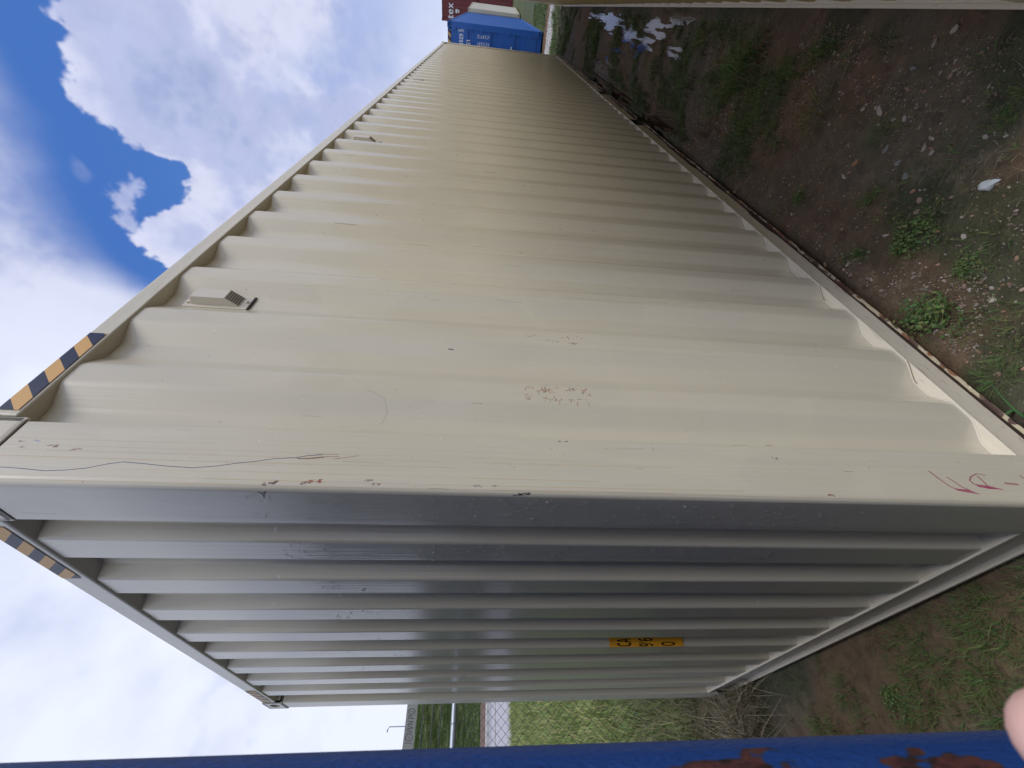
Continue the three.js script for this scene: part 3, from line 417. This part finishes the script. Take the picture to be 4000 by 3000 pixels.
container('shipping_container', 'small pale grey container standing behind the lettered blue one', null, 6.058, 2.896, { side: greyMat, end: greyMat, frame: M.beige }, { pos: [30.2, 0.2, 0.42], turn: -0.036, ny: 4 });
const maroon = paintMat(paintTex(512, 512, [112, 46, 46], 65, { runs: 30, runWidth: 5, specks: 40 }), null, { rough: 0.55 });
for (const up of [1, 0]) {
  const c = container('shipping_container', up ? 'maroon container with white letters stacked on top of another' : 'lower maroon container that carries the one with white letters', null, 12.192, 2.896, { side: maroon, end: maroon, frame: maroon }, { pos: [44.6, 0.05 + up * 2.9, -0.75], turn: -Math.PI / 2, ny: 3 });
  if (up) {
    const white = plain(0.75, 0.75, 0.75, 0.6), font = await new FontLoader().loadAsync('fonts/droid/droid_sans_bold.typeface.json');
    part('lettering', new THREE.ShapeGeometry(font.generateShapes('tex', 0.46), 5).translate(0.16, 1.96, 0.006), white, c);
    part('placard', box(0.57, 0.81, 1.62, 1.78, 0.001, 0.005), white, c); part('placard', box(0.6, 0.78, 1.48, 1.58, 0.001, 0.005), white, c);
  }
}

// ------------------------------------------------------------------ fence, wall and lamp beyond
{
  const Z = -3.5, f = thing('chain_link_fence', 'galvanised chain link fence with barbed wire between yard and green field', 'fence', [0, 0, Z]);
  part('top_rail', rod(V(-7, 1.79, 0), V(7, 1.79, 0), 0.0245, 16), M.galv, f);
  for (const x of [-4.1, -1.35, 1.4, 4.15]) part('post', rod(V(x, -0.1, 0.03), V(x, 1.86, 0.03), 0.03, 12), M.galv, f);
  for (const [y, z] of [[1.9, 0.02], [1.965, 0.05], [2.04, 0.08]]) {
    const g = [rod(V(-7, y, z), V(7, y, z), 0.0036, 5)]; for (let x = -6.9; x < 7; x += 0.12) { g.push(rod(V(x, y - 0.012, z - 0.008), V(x + 0.004, y + 0.012, z + 0.008), 0.0014, 4), rod(V(x + 0.006, y + 0.012, z - 0.008), V(x + 0.002, y - 0.012, z + 0.008), 0.0014, 4)); }
    part('barbed_wire', g, M.wire, f);
  }
  for (const x of [-4.1, -1.35, 1.4, 4.15]) part('outrigger', rod(V(x, 1.84, 0.02), V(x, 2.08, 0.09), 0.014, 8), M.galv, f);
  const tie = new THREE.TubeGeometry(new THREE.CatmullRomCurve3([V(0.03, 1.84, 0.028), V(0.035, 1.79, 0.026), V(0.042, 1.745, 0.02), V(0.06, 1.72, 0.0)]), 12, 0.0018, 5); part('tie_wire', tie, M.wire, f);
  const a = 0.036, segs = [], R = 0.0014; // diamonds 72 mm high and wide
  for (let i = -96; i < 96; i++) for (let j = 0; j < 49; j++) { const x = i * a, y = 1.765 - j * a, l = (i + j) & 1; const A = V(x + (l ? a : 0), y, l ? 0.002 : -0.002), B = V(x + (l ? 0 : a), y - a, l ? -0.002 : 0.002); const near = Math.abs(x) < 0.9; segs.push(rod(A, B, R, near ? 5 : 3)); }
  part('mesh', segs, M.wire, f).userData.kind = 'stuff';
}
{
  const Z = -71, y0 = 7.35, grey = plain(0.26, 0.26, 0.25, 0.85, { map: rep(paintTex(512, 256, [236, 236, 232], 71, { runs: 60, specks: 200 }), 0.05, 0.5) });
  const w = thing('boundary_wall', 'long grey wall with scrawled dark letters on top of the grassy bank', 'wall', [0, y0, Z]);
  for (let i = -12; i < 14; i++) part('wall_panel', box(i * 3.2 + 0.01, i * 3.2 + 3.19, -0.4, 1.62 + (i & 1) * 0.01, -0.1, 0.1), grey, w);
  const ink = plain(0.04, 0.04, 0.045, 0.8), stroke = (pts, closed) => { const c = new THREE.CatmullRomCurve3(pts.map(([x, y]) => V(x, y, 0.115)), !!closed); part('graffiti_letter', new THREE.TubeGeometry(c, 30, 0.03, 6, !!closed), ink, w); };
  const x0 = 7.05, ring = (cx, cy, rx, ry) => { const p = []; for (let i = 0; i < 12; i++) p.push([cx + Math.cos(i / 12 * 6.283) * rx, cy + Math.sin(i / 12 * 6.283) * ry]); stroke(p, true); };
  stroke([[x0 - 0.35, 0.5], [x0 - 0.3, 1.0], [x0 - 0.32, 1.4]]); ring(x0 + 0.25, 0.95, 0.33, 0.46); stroke([[x0 + 0.2, 0.8], [x0 + 0.22, 1.0], [x0 + 0.3, 1.1]]);
  stroke([[x0 + 0.68, 1.35], [x0 + 0.82, 0.62], [x0 + 1.0, 1.3]]); stroke([[x0 + 1.1, 1.3], [x0 + 1.22, 0.6], [x0 + 1.4, 1.25]]); stroke([[x0 + 1.55, 0.6], [x0 + 1.58, 1.3], [x0 + 1.85, 0.65], [x0 + 1.9, 1.35]]);
  stroke([[x0 + 2.2, 0.5], [x0 + 2.22, 1.35]]); stroke([[x0 + 2.22, 1.32], [x0 + 2.5, 1.2], [x0 + 2.45, 0.95], [x0 + 2.24, 0.9]]); ring(x0 + 2.95, 0.95, 0.3, 0.42); stroke([[x0 + 2.92, 0.82], [x0 + 2.95, 1.08]]);
  const lamp = thing('street_lamp', 'thin street lamp rising behind the grey wall on the bank', 'street lamp', [11.2, 7.6, -93]);
  part('pole', rod(V(0, -0.2, 0), V(0, 6.3, 0), 0.1, 8, 0.07), plain(0.3, 0.3, 0.33, 0.5), lamp); part('arm', rod(V(0, 6.2, 0), V(-0.4, 6.5, 0), 0.05), plain(0.3, 0.3, 0.33, 0.5), lamp); part('lamp_head', rbox(-0.75, -0.3, 6.42, 6.58, -0.12, 0.12, 0.04), plain(0.2, 0.2, 0.22, 0.5), lamp);
}

// ------------------------------------------------------------------ plants and stones
function bladeGeo(list) { // list of {x, z, h, w, a, lean, y}
  const p = [], c = [], t = [], idx = [];
  for (const b of list) {
    const n = 4, base = p.length / 3, dx = Math.cos(b.a), dz = Math.sin(b.a);
    for (let i = 0; i <= n; i++) { const s = i / n, l = b.lean * s * s, w = b.w * (1 - s * 0.92), y = (b.y ?? 0) + b.h * (s - b.lean * 0.5 * s * s), cx = b.x + dx * l * b.h, cz = b.z + dz * l * b.h; for (const e of [-1, 1]) { p.push(cx - dz * w * e, y, cz + dx * w * e); t.push(e, s); c.push(b.c[0], b.c[1], b.c[2]); } }
    for (let i = 0; i < n; i++) { const q = base + i * 2; idx.push(q, q + 1, q + 3, q, q + 3, q + 2); }
  }
  const g = new THREE.BufferGeometry(); g.setAttribute('position', new THREE.Float32BufferAttribute(p, 3)); g.setAttribute('uv', new THREE.Float32BufferAttribute(t, 2)); g.setAttribute('color', new THREE.Float32BufferAttribute(c, 3)); g.setIndex(idx); g.computeVertexNormals(); return g;
}
const leafMat = new THREE.MeshPhysicalMaterial({ vertexColors: true, roughness: 0.7, side: THREE.DoubleSide });
const greens = [[0.08, 0.16, 0.035], [0.06, 0.12, 0.03], [0.11, 0.17, 0.04], [0.15, 0.16, 0.05]], dries = [[0.28, 0.22, 0.12], [0.2, 0.15, 0.085], [0.13, 0.11, 0.05], [0.34, 0.29, 0.18]];
function tuft(n, h, spread, seed, cols, lean = 0.9, w = 0.0022) { const R = rng(seed), l = []; for (let i = 0; i < n; i++) { const a = R() * 6.283, r = Math.sqrt(R()) * spread, c = cols[Math.floor(R() * cols.length)], f = 0.75 + R() * 0.5; l.push({ x: Math.cos(a) * r, z: Math.sin(a) * r, h: h * (0.45 + R() * 0.6), w: w * (0.7 + R() * 0.8), a: a + (R() - 0.5) * 1.6, lean: lean * (0.3 + R() * 0.9), c: c.map((q) => q * f) }); } return bladeGeo(l); }
function leafy(n, h, spread, seed, cols) { // ragged low weed: small oval leaves in a few lobes, grass blades between
  const R = rng(seed), gs = [], lobes = Array.from({ length: 7 }, () => { const a = R() * 6.283, r = Math.sqrt(R()) * spread * 0.85; return [Math.cos(a) * r, Math.sin(a) * r * 0.7, 0.25 + R() * 0.45]; });
  for (let i = 0; i < n; i++) { const L = lobes[Math.floor(R() * 7)], a = R() * 6.283, r = Math.sqrt(R()) * spread * L[2], s = new THREE.CircleGeometry(0.002 + R() * 0.0036, 5); s.scale(1, 1.6, 1); s.rotateX(-Math.PI / 2 + (R() - 0.5) * 2); s.rotateY(R() * 6.3); s.translate(L[0] + Math.cos(a) * r, 0.003 + h * R() * (0.4 + L[2]), L[1] + Math.sin(a) * r); const c = cols[Math.floor(R() * cols.length)], f = 0.6 + R() * 0.7; s.setAttribute('color', new THREE.Float32BufferAttribute(Array.from({ length: s.attributes.position.count }, () => c.map((q) => q * f)).flat(), 3)); gs.push(s.toNonIndexed()); }
  const l = []; for (let i = 0; i < 70; i++) { const a = R() * 6.283, r = Math.sqrt(R()) * spread * 1.1, c = cols[Math.floor(R() * cols.length)]; l.push({ x: Math.cos(a) * r, z: Math.sin(a) * r * 0.8, h: 0.03 + R() * 0.06, w: 0.0012, a: R() * 6.283, lean: 0.6 + R(), c }); }
  gs.push(bladeGeo(l).toNonIndexed()); return mergeGeometries(gs);
}
const G = {
  lawn: [1, 2, 3].map((s) => tuft(26, 0.07, 0.05, 200 + s, greens, 0.9, 0.0016)),
  clump: [1, 2, 3].map((s) => tuft(120, 0.13, 0.09, 210 + s, greens, 1.1, 0.0018)),
  yellow: tuft(90, 0.14, 0.1, 220, [[0.2, 0.16, 0.04], [0.1, 0.14, 0.03], [0.26, 0.2, 0.07]], 1.3, 0.0018),
  weed: [1, 2, 3].map((s) => leafy(420, 0.06, 0.1, 230 + s, greens)),
  dry: [1, 2, 3].map((s) => tuft(70, 0.34, 0.12, 240 + s, dries, 1.5, 0.0024)),
  field: [1, 2, 3].map((s) => tuft(34, 0.3, 0.14, 250 + s, [[0.17, 0.25, 0.05], [0.14, 0.22, 0.05], [0.25, 0.27, 0.08], [0.3, 0.27, 0.11]], 0.8, 0.004)),
  bank: [1, 2].map((s) => tuft(70, 0.4, 0.5, 260 + s, [[0.11, 0.17, 0.045], [0.15, 0.2, 0.06], [0.09, 0.14, 0.04]], 1.1, 0.012)),
};
function scatter(name, geos, count, pick, seed, scale = [0.7, 1.3], kindOfThing) {
  const R = rng(seed), each = Math.ceil(count / geos.length), m = new THREE.Matrix4(), q = new THREE.Quaternion();
  const holder = new THREE.Group(); holder.name = name; holder.userData.kind = 'stuff';
  geos.forEach((g, gi) => { const im = new THREE.InstancedMesh(g, leafMat, each); im.name = name + '_blades'; im.userData.kind = 'stuff'; im.castShadow = im.receiveShadow = true; let n = 0; for (let t = 0; t < each * 12 && n < each; t++) { const p = pick(R); if (!p) continue; const s = mix(scale[0], scale[1], R()); q.setFromEuler(new THREE.Euler((R() - 0.5) * 0.3, R() * 6.283, (R() - 0.5) * 0.3)); m.compose(V(p[0], gh(p[0], p[1]) - 0.004, p[1]), q, V(s, s * (0.8 + R() * 0.4), s)); im.setMatrixAt(n++, m); } im.count = n; holder.add(im); });
  if (geos.length === 1) { const im = holder.children[0]; im.name = name; scene.add(im); return tag(im, ...kindOfThing); }
  scene.add(holder); return tag(holder, ...kindOfThing);
}
const free = (x, z) => !(x > -0.02 && x < 12.3 && z < 0.03 && z > -2.46) && !(x > 0.9 && x < 13.3 && z > 0.86) && !(x > -6.6 && x < -0.46 && z < 0.57 && z > -1.92);
scatter('alley_grass', G.lawn, 2300, (R) => { const x = -0.6 + Math.pow(R(), 1.3) * 13.6, z = 0.04 + R() * 0.86; if (!free(x, z) || gh(x, z) < WATER + 0.008) return null; const d = fbm(x * 1.9 + 8, z * 1.9, 9, 4); return R() < sst(0.47, 0.62, d) * 0.75 * sst(0.7, 2.6, x) + 0.015 + 0.06 * sst(0.5, 0.6, d) + 1.1 * Math.exp(-Math.pow((x - 3.2) / 0.6, 2) - Math.pow((z - 0.62) / 0.2, 2)) * sst(0.35, 0.55, fbm(x * 5, z * 5, 3, 3)) ? [x, z] : null; }, 301, [0.35, 1.0], ['short green grass growing in patches along the muddy alley', 'grass']);
scatter('gap_grass', G.lawn, 420, (R) => { const x = -0.4 + R() * 0.42, z = -2.5 + R() * 2.9; if (!free(x, z)) return null; return R() < 0.04 + sst(0.47, 0.62, fbm(x * 2.4 + 4, z * 2.4, 6, 3)) * 0.8 ? [x, z] : null; }, 302, [0.35, 0.95], ['dark grass and litter in the narrow gap below the blank end wall', 'grass']);
scatter('field_grass', G.field, 9000, (R) => { const z = -2.75 - Math.pow(R(), 1.4) * 13.4, x = -2.6 + R() * 6.4 + Math.max(0, -z - 5) * 0.05; return free(x, z) ? [x, z] : null; }, 303, [0.6, 1.3], ['tall yellow green grass of the field behind the chain link fence', 'grass']);
scatter('dry_grass', G.dry, 300, (R) => { const z = -2.1 - R() * 1.5, x = -0.38 + R() * 1.4; return free(x, z) ? [x, z] : null; }, 304, [0.5, 1.1], ['tangled dry grass at the foot of the fence', 'dry grass']);
scatter('bank_grass', G.bank, 9000, (R) => { const z = -44 - R() * 25.5, x = -16 + R() * 36; return [x, z]; }, 305, [0.5, 1.1], ['rough green grass covering the bank below the grey wall', 'grass']);
scatter('verge_grass', G.lawn, 1500, (R) => { const x = 11.5 + R() * 9, z = -1.5 + R() * 4; return free(x, z) && !(x > 15.8 && z < 0.3) && Math.abs(x - 15.1) > 0.7 ? [x, z] : null; }, 306, [0.8, 1.9], ['green verge grass round the far blue container', 'grass']);
// single plants, each where the photograph has one
const plants = [
  ['grass_clump', G.clump[0], 2890, 300, 1.7, 'large lush grass clump in the middle of the alley floor'], ['grass_clump', G.clump[1], 2960, 210, 1.3, 'grass clump beside the opposite container rail'], ['grass_clump', G.clump[2], 2800, 400, 1.0, 'grass clump at the edge of the brown puddle'],
  ['grass_clump', G.yellow, 3195, 440, 1.0, 'yellowing grass clump with long straw blades among pebbles'], ['grass_clump', G.clump[1], 3440, 525, 0.55, 'small dark grass clump among pale pebbles'],
  ['leafy_weed', G.weed[0], 3570, 930, 1.05, 'bright green leafy weed in the bare soil near the beige rail'], ['leafy_weed', G.weed[1], 3400, 775, 0.5, 'small leafy weed on bare reddish soil'], ['leafy_weed', G.weed[2], 3650, 1270, 1.2, 'broad leafy weed growing against the rusty rail lip'], ['leafy_weed', G.weed[0], 3790, 1045, 0.6, 'low bluish weed in the open soil'],
  ['leafy_weed', G.weed[1], 3340, 1000, 0.6, 'faded weed near the container rail'], ['leafy_weed', G.weed[2], 3130, 760, 0.55, 'creeping weed on the clay patch'], ['leafy_weed', G.weed[1], 3940, 450, 0.35, 'tiny weed on the dark soil near the white stone'],
  ['grass_clump', G.clump[2], 3900, 1480, 0.5, 'long bladed grass clump by the corner of the beige rail'], ['grass_clump', G.clump[0], 2700, 330, 1.1, 'wet grass clump between the puddles'], ['grass_clump', G.clump[1], 2560, 270, 1.2, 'wet grass clump leaning over the puddle edge'], ['grass_clump', G.clump[2], 2330, 170, 1.6, 'far grass clump before the gravel strip'], ['grass_clump', G.yellow, 2760, 150, 1.0, 'straw tinged grass clump near the bright puddle'],
  ['grass_clump', G.clump[0], 3650, 2620, 0.55, 'dark grass clump in the gap between blank end and blue container'], ['grass_clump', G.clump[1], 3850, 2500, 0.45, 'shaded grass clump near the photographer in the narrow gap'], ['grass_clump', G.clump[2], 3300, 2700, 0.65, 'grass clump before the tangled dry grass'], ['leafy_weed', G.weed[0], 3500, 2750, 0.7, 'shaded weed at the foot of the blue container'],
];
for (const [name, g, px, py, s, label] of plants) { const p = onPlane(px, py, 'y', -0.02), t = thing(name, label, name === 'grass_clump' ? 'grass clump' : 'weed', [p.x, gh(p.x, p.z) - 0.005, p.z], px * 0.37); t.scale.setScalar(s); part(name === 'grass_clump' ? 'blades' : 'leaves', g, leafMat, t); }
{ // broad blades pushing out under the corner
  const p = onPlane(3985, 1690, 'y', 0.0), t = thing('grass_sprout', 'broad green blades sprouting under the near corner of the rail', 'grass', [p.x, -0.01, p.z + 0.05]);
  part('blades', bladeGeo([0.2, 1.4, 2.6, 4.4].map((a, i) => ({ x: i * 0.02, z: 0, h: 0.13, w: 0.006, a, lean: 1.2, c: [0.04, 0.12, 0.03] }))), leafMat, t);
}
function stoneGeo(seed) { let g = new THREE.IcosahedronGeometry(1, 1); const P = g.attributes.position; for (let i = 0; i < P.count; i++) { const v = V().fromBufferAttribute(P, i), s = 0.5 + 1.0 * n3(v.x * 1.4 + seed, v.y * 1.4, v.z * 1.4); v.multiplyScalar(s); P.setXYZ(i, v.x, Math.max(-0.3, Math.min(0.55, v.y * 0.8)), v.z * 0.72); } g.computeVertexNormals(); return g; }
const stones = [1, 2, 3, 4, 5].map((s) => stoneGeo(s * 3.7));
const lowStone = [1, 2, 3].map((s) => { const g = new THREE.IcosahedronGeometry(1, 0), P = g.attributes.position; for (let i = 0; i < P.count; i++) { const v = V().fromBufferAttribute(P, i), k = 0.75 + 0.5 * n3(v.x * 2 + s * 5, v.y * 2, v.z * 2); P.setXYZ(i, v.x * k, v.y * k * 0.6, v.z * k * 0.8); } g.computeVertexNormals(); return g; });
const stoneMat = plain(1, 1, 1, 0.75, { bumpMap: rep(grainTex, 1, 1), bumpScale: 0.002 });
{
  const R = rng(401), cols = [[0.38, 0.28, 0.2], [0.44, 0.36, 0.3], [0.28, 0.2, 0.15], [0.36, 0.22, 0.14], [0.2, 0.15, 0.12], [0.5, 0.43, 0.37]], m = new THREE.Matrix4(), q = new THREE.Quaternion(), col = new THREE.Color();
  const holder = new THREE.Group(); holder.name = 'gravel'; holder.userData.kind = 'stuff'; scene.add(holder); tag(holder, 'small pale pebbles scattered over the brown soil', 'gravel');
  for (const g of lowStone) {
    const N = 5200, im = new THREE.InstancedMesh(g, stoneMat, N); im.name = 'pebbles'; im.userData.kind = 'stuff'; let n = 0;
    for (let t = 0; t < N * 10 && n < N; t++) { const x = 0.1 + Math.pow(R(), 1.7) * 7, z = 0.03 + R() * 0.87; if (R() > 0.16 + sst(0.4, 0.65, fbm(x * 2.6 + 1, z * 2.6, 12, 3)) || gh(x, z) < WATER + 0.004) continue; const s = 0.002 + R() * R() * R() * 0.0105; q.setFromEuler(new THREE.Euler(R(), R() * 6, R())); m.compose(V(x, gh(x, z) + s * 0.12, z), q, V(s * (0.8 + R() * 0.7), s, s)); im.setMatrixAt(n, m); const c = cols[Math.floor(R() * cols.length)], f = 0.6 + R() * 0.6; im.setColorAt(n++, col.setRGB(c[0] * f, c[1] * f, c[2] * f)); }
    im.count = n; holder.add(im);
  }
  for (const g of lowStone) { const N = 900, im = new THREE.InstancedMesh(g, stoneMat, N); im.name = 'pebbles'; im.userData.kind = 'stuff'; for (let i = 0; i < N; i++) { const x = 14.2 + R() * 0.9, z = -0.6 + R() * 2, s = 0.012 + R() * 0.03; q.setFromEuler(new THREE.Euler(R() * 6, R() * 6, 0)); m.compose(V(x, gh(x, z), z), q, V(s, s, s)); im.setMatrixAt(i, m); const f = 0.3 + R() * 0.3; im.setColorAt(i, col.setRGB(f, f * 0.95, f * 0.9)); } holder.add(im); }
}
{ const R = rng(433), l = []; for (let i = 0; i < 60; i++) { const x = (R() - 0.5) * 0.5, z = (R() - 0.5) * 0.5, c = dries[Math.floor(R() * 4)]; l.push({ x, z, y: 0.004, h: 0.012, w: 0.0009, a: R() * 6.283, lean: 1.9 + R() * 3.5, c }); }
  scatter('straw_litter', [bladeGeo(l)], 60, (Q) => { const x = -0.3 + Math.pow(Q(), 1.4) * 6, z = -0.2 + Q() * 1.0; return free(x, z) ? [x, z] : null; }, 434, [0.8, 1.2], ['scattered bits of straw and dead stems on the soil', 'litter']); }
const tones = { tan: [0.42, 0.23, 0.13], pale: [0.44, 0.38, 0.32], pink: [0.38, 0.25, 0.2], grey: [0.26, 0.26, 0.25], ochre: [0.32, 0.24, 0.1] }, toneMat = {}; for (const k in tones) toneMat[k] = plain(...tones[k], 0.75, { bumpMap: rep(grainTex, 1, 1), bumpScale: 0.002 });
{ const w = thing('white_stone', 'angular white stone alone on the dark soil', 'stone', onPlane(3837, 722, 'y', 0).toArray()); w.position.y = gh(w.position.x, w.position.z) + 0.008; w.scale.set(0.026, 0.018, 0.03); w.rotation.y = 0.8; part('stone', stones[1], plain(0.5, 0.53, 0.53, 0.7, { flatShading: true }), w); }
const stoneAt = [['tan', 3402, 297, 10], ['tan', 3338, 638, 11], ['pale', 3423, 432, 14], ['pale', 3365, 425, 9], ['pale', 3530, 465, 10], ['grey', 3500, 635, 11], ['grey', 3452, 585, 11], ['pale', 3290, 690, 9], ['tan', 3550, 745, 9], ['pink', 3568, 782, 9], ['pink', 3560, 825, 11], ['pale', 3645, 168, 10], ['pale', 3626, 540, 9], ['pale', 3728, 112, 11], ['pale', 3755, 925, 8], ['ochre', 2875, 750, 12], ['pale', 3600, 578, 10], ['grey', 3554, 268, 8], ['pink', 3710, 295, 8], ['pale', 3840, 535, 8], ['tan', 3312, 675, 8], ['pale', 3250, 205, 8], ['pale', 3475, 468, 8], ['pale', 3630, 595, 8], ['pink', 3280, 365, 8], ['grey', 3530, 690, 13], ['tan', 3225, 1035, 8], ['pale', 3440, 920, 9]];
stoneAt.forEach(([tone, px, py, mm], i) => { const p = onPlane(px, py, 'y', -0.01), t = thing('stone', `${tone} stone by the ${plants.map((q) => [Math.hypot(q[2] - px, (q[3] - py)), q[5]]).sort((a, b) => a[0] - b[0])[0][1]}`, 'stone', [p.x, gh(p.x, p.z) + mm * 0.0002, p.z], i * 1.3, tone + ' stones on the alley soil'); t.scale.set(mm * (0.0011 + (i * 7 % 5) * 0.00012), mm * 0.0011, mm * (0.001 + (i * 3 % 4) * 0.00014)); part('stone', stones[i % 5], toneMat[tone], t); });

// ------------------------------------------------------------------ the photographer's hand: one fingertip reaches into the lower corner of the view
{
  const at = (r, u, f) => EYE.clone().addScaledVector(RGT, r).addScaledVector(UPW, u).addScaledVector(FWD, f);
  const C0 = at(-0.092, -0.178, 0.016), S = 0.118, N = 104;
  const B = [], bone = (a, b, ra, rb) => B.push([a, b, ra, rb]), chain = (p, r) => { for (let i = 0; i + 1 < p.length; i++) bone(at(...p[i]), at(...p[i + 1]), r[i], r[i + 1]); };
  chain([[-0.077, -0.174, 0.03], [-0.071, -0.143, 0.055], [-0.0655, -0.1185, 0.066], [-0.061, -0.0958, 0.069]], [0.0105, 0.0095, 0.0088, 0.0082]);
  chain([[-0.097, -0.178, 0.028], [-0.092, -0.148, 0.06], [-0.084, -0.13, 0.075], [-0.078, -0.118, 0.07]], [0.0105, 0.0098, 0.009, 0.0082]);
  chain([[-0.118, -0.188, 0.022], [-0.114, -0.162, 0.054], [-0.106, -0.146, 0.068], [-0.1, -0.136, 0.062]], [0.01, 0.0094, 0.0086, 0.0078]);
  chain([[-0.136, -0.2, 0.012], [-0.133, -0.18, 0.04], [-0.127, -0.168, 0.05], [-0.121, -0.16, 0.046]], [0.009, 0.0084, 0.0076, 0.007]);
  chain([[-0.085, -0.235, -0.02], [-0.058, -0.205, -0.03], [-0.047, -0.175, -0.034], [-0.045, -0.152, -0.03]], [0.015, 0.0115, 0.01, 0.0088]);
  for (const [a, b] of [[[-0.075, -0.172, 0.03], [-0.095, -0.245, -0.02]], [[-0.097, -0.178, 0.028], [-0.105, -0.25, -0.022]], [[-0.118, -0.188, 0.022], [-0.115, -0.25, -0.024]], [[-0.136, -0.2, 0.012], [-0.122, -0.25, -0.026]]]) bone(at(...a), at(...b), 0.012, 0.017);
  chain([[-0.108, -0.25, -0.024], [-0.112, -0.262, -0.03]], [0.022, 0.022]);
  const mc = new MarchingCubes(N, new THREE.MeshBasicMaterial(), false, false, 160000); mc.isolation = 0;
  const p = V(), ab = V(), ap = V();
  for (let k = 0; k < N; k++) for (let j = 0; j < N; j++) for (let i = 0; i < N; i++) {
    p.set(C0.x + (i / (N / 2) - 1) * S, C0.y + (j / (N / 2) - 1) * S, C0.z + (k / (N / 2) - 1) * S); let d = 9;
    for (const [a, b, ra, rb] of B) { ab.subVectors(b, a); ap.subVectors(p, a); const t = clamp(ap.dot(ab) / ab.lengthSq()), q = ap.addScaledVector(ab, -t).length() - mix(ra, rb, t); const h = clamp(0.5 + 0.5 * (d - q) / 0.004); d = mix(d, q, h) - 0.004 * h * (1 - h); }
    mc.field[i + j * N + k * N * N] = -d;
  }
  mc.update();
  const n = mc.count, g = new THREE.BufferGeometry(); g.setAttribute('position', new THREE.BufferAttribute(mc.positionArray.slice(0, n * 3), 3)); g.setAttribute('normal', new THREE.BufferAttribute(mc.normalArray.slice(0, n * 3), 3)); g.setAttribute('uv', new THREE.BufferAttribute(new Float32Array(n * 2), 2));
  const base = at(-0.125, -0.31, -0.06); g.scale(S, S, S); g.translate(C0.x - base.x, C0.y - base.y, C0.z - base.z);
  const h = thing('person', 'bare hand whose pink fingertip pokes in beside the blue rusty post', 'hand', base.toArray());
  part('hand', g, new THREE.MeshPhysicalMaterial({ color: new THREE.Color().setRGB(0.66, 0.4, 0.33), roughness: 0.55, bumpMap: rep(grainTex, 1, 1), bumpScale: 0.0 }), h);
  part('sleeve', rod(at(-0.105, -0.235, -0.018).sub(base), at(-0.19, -0.55, -0.22).sub(base), 0.034, 20, 0.05), plain(0.05, 0.06, 0.09, 0.9), h);
}

renderer.render(scene, camera);
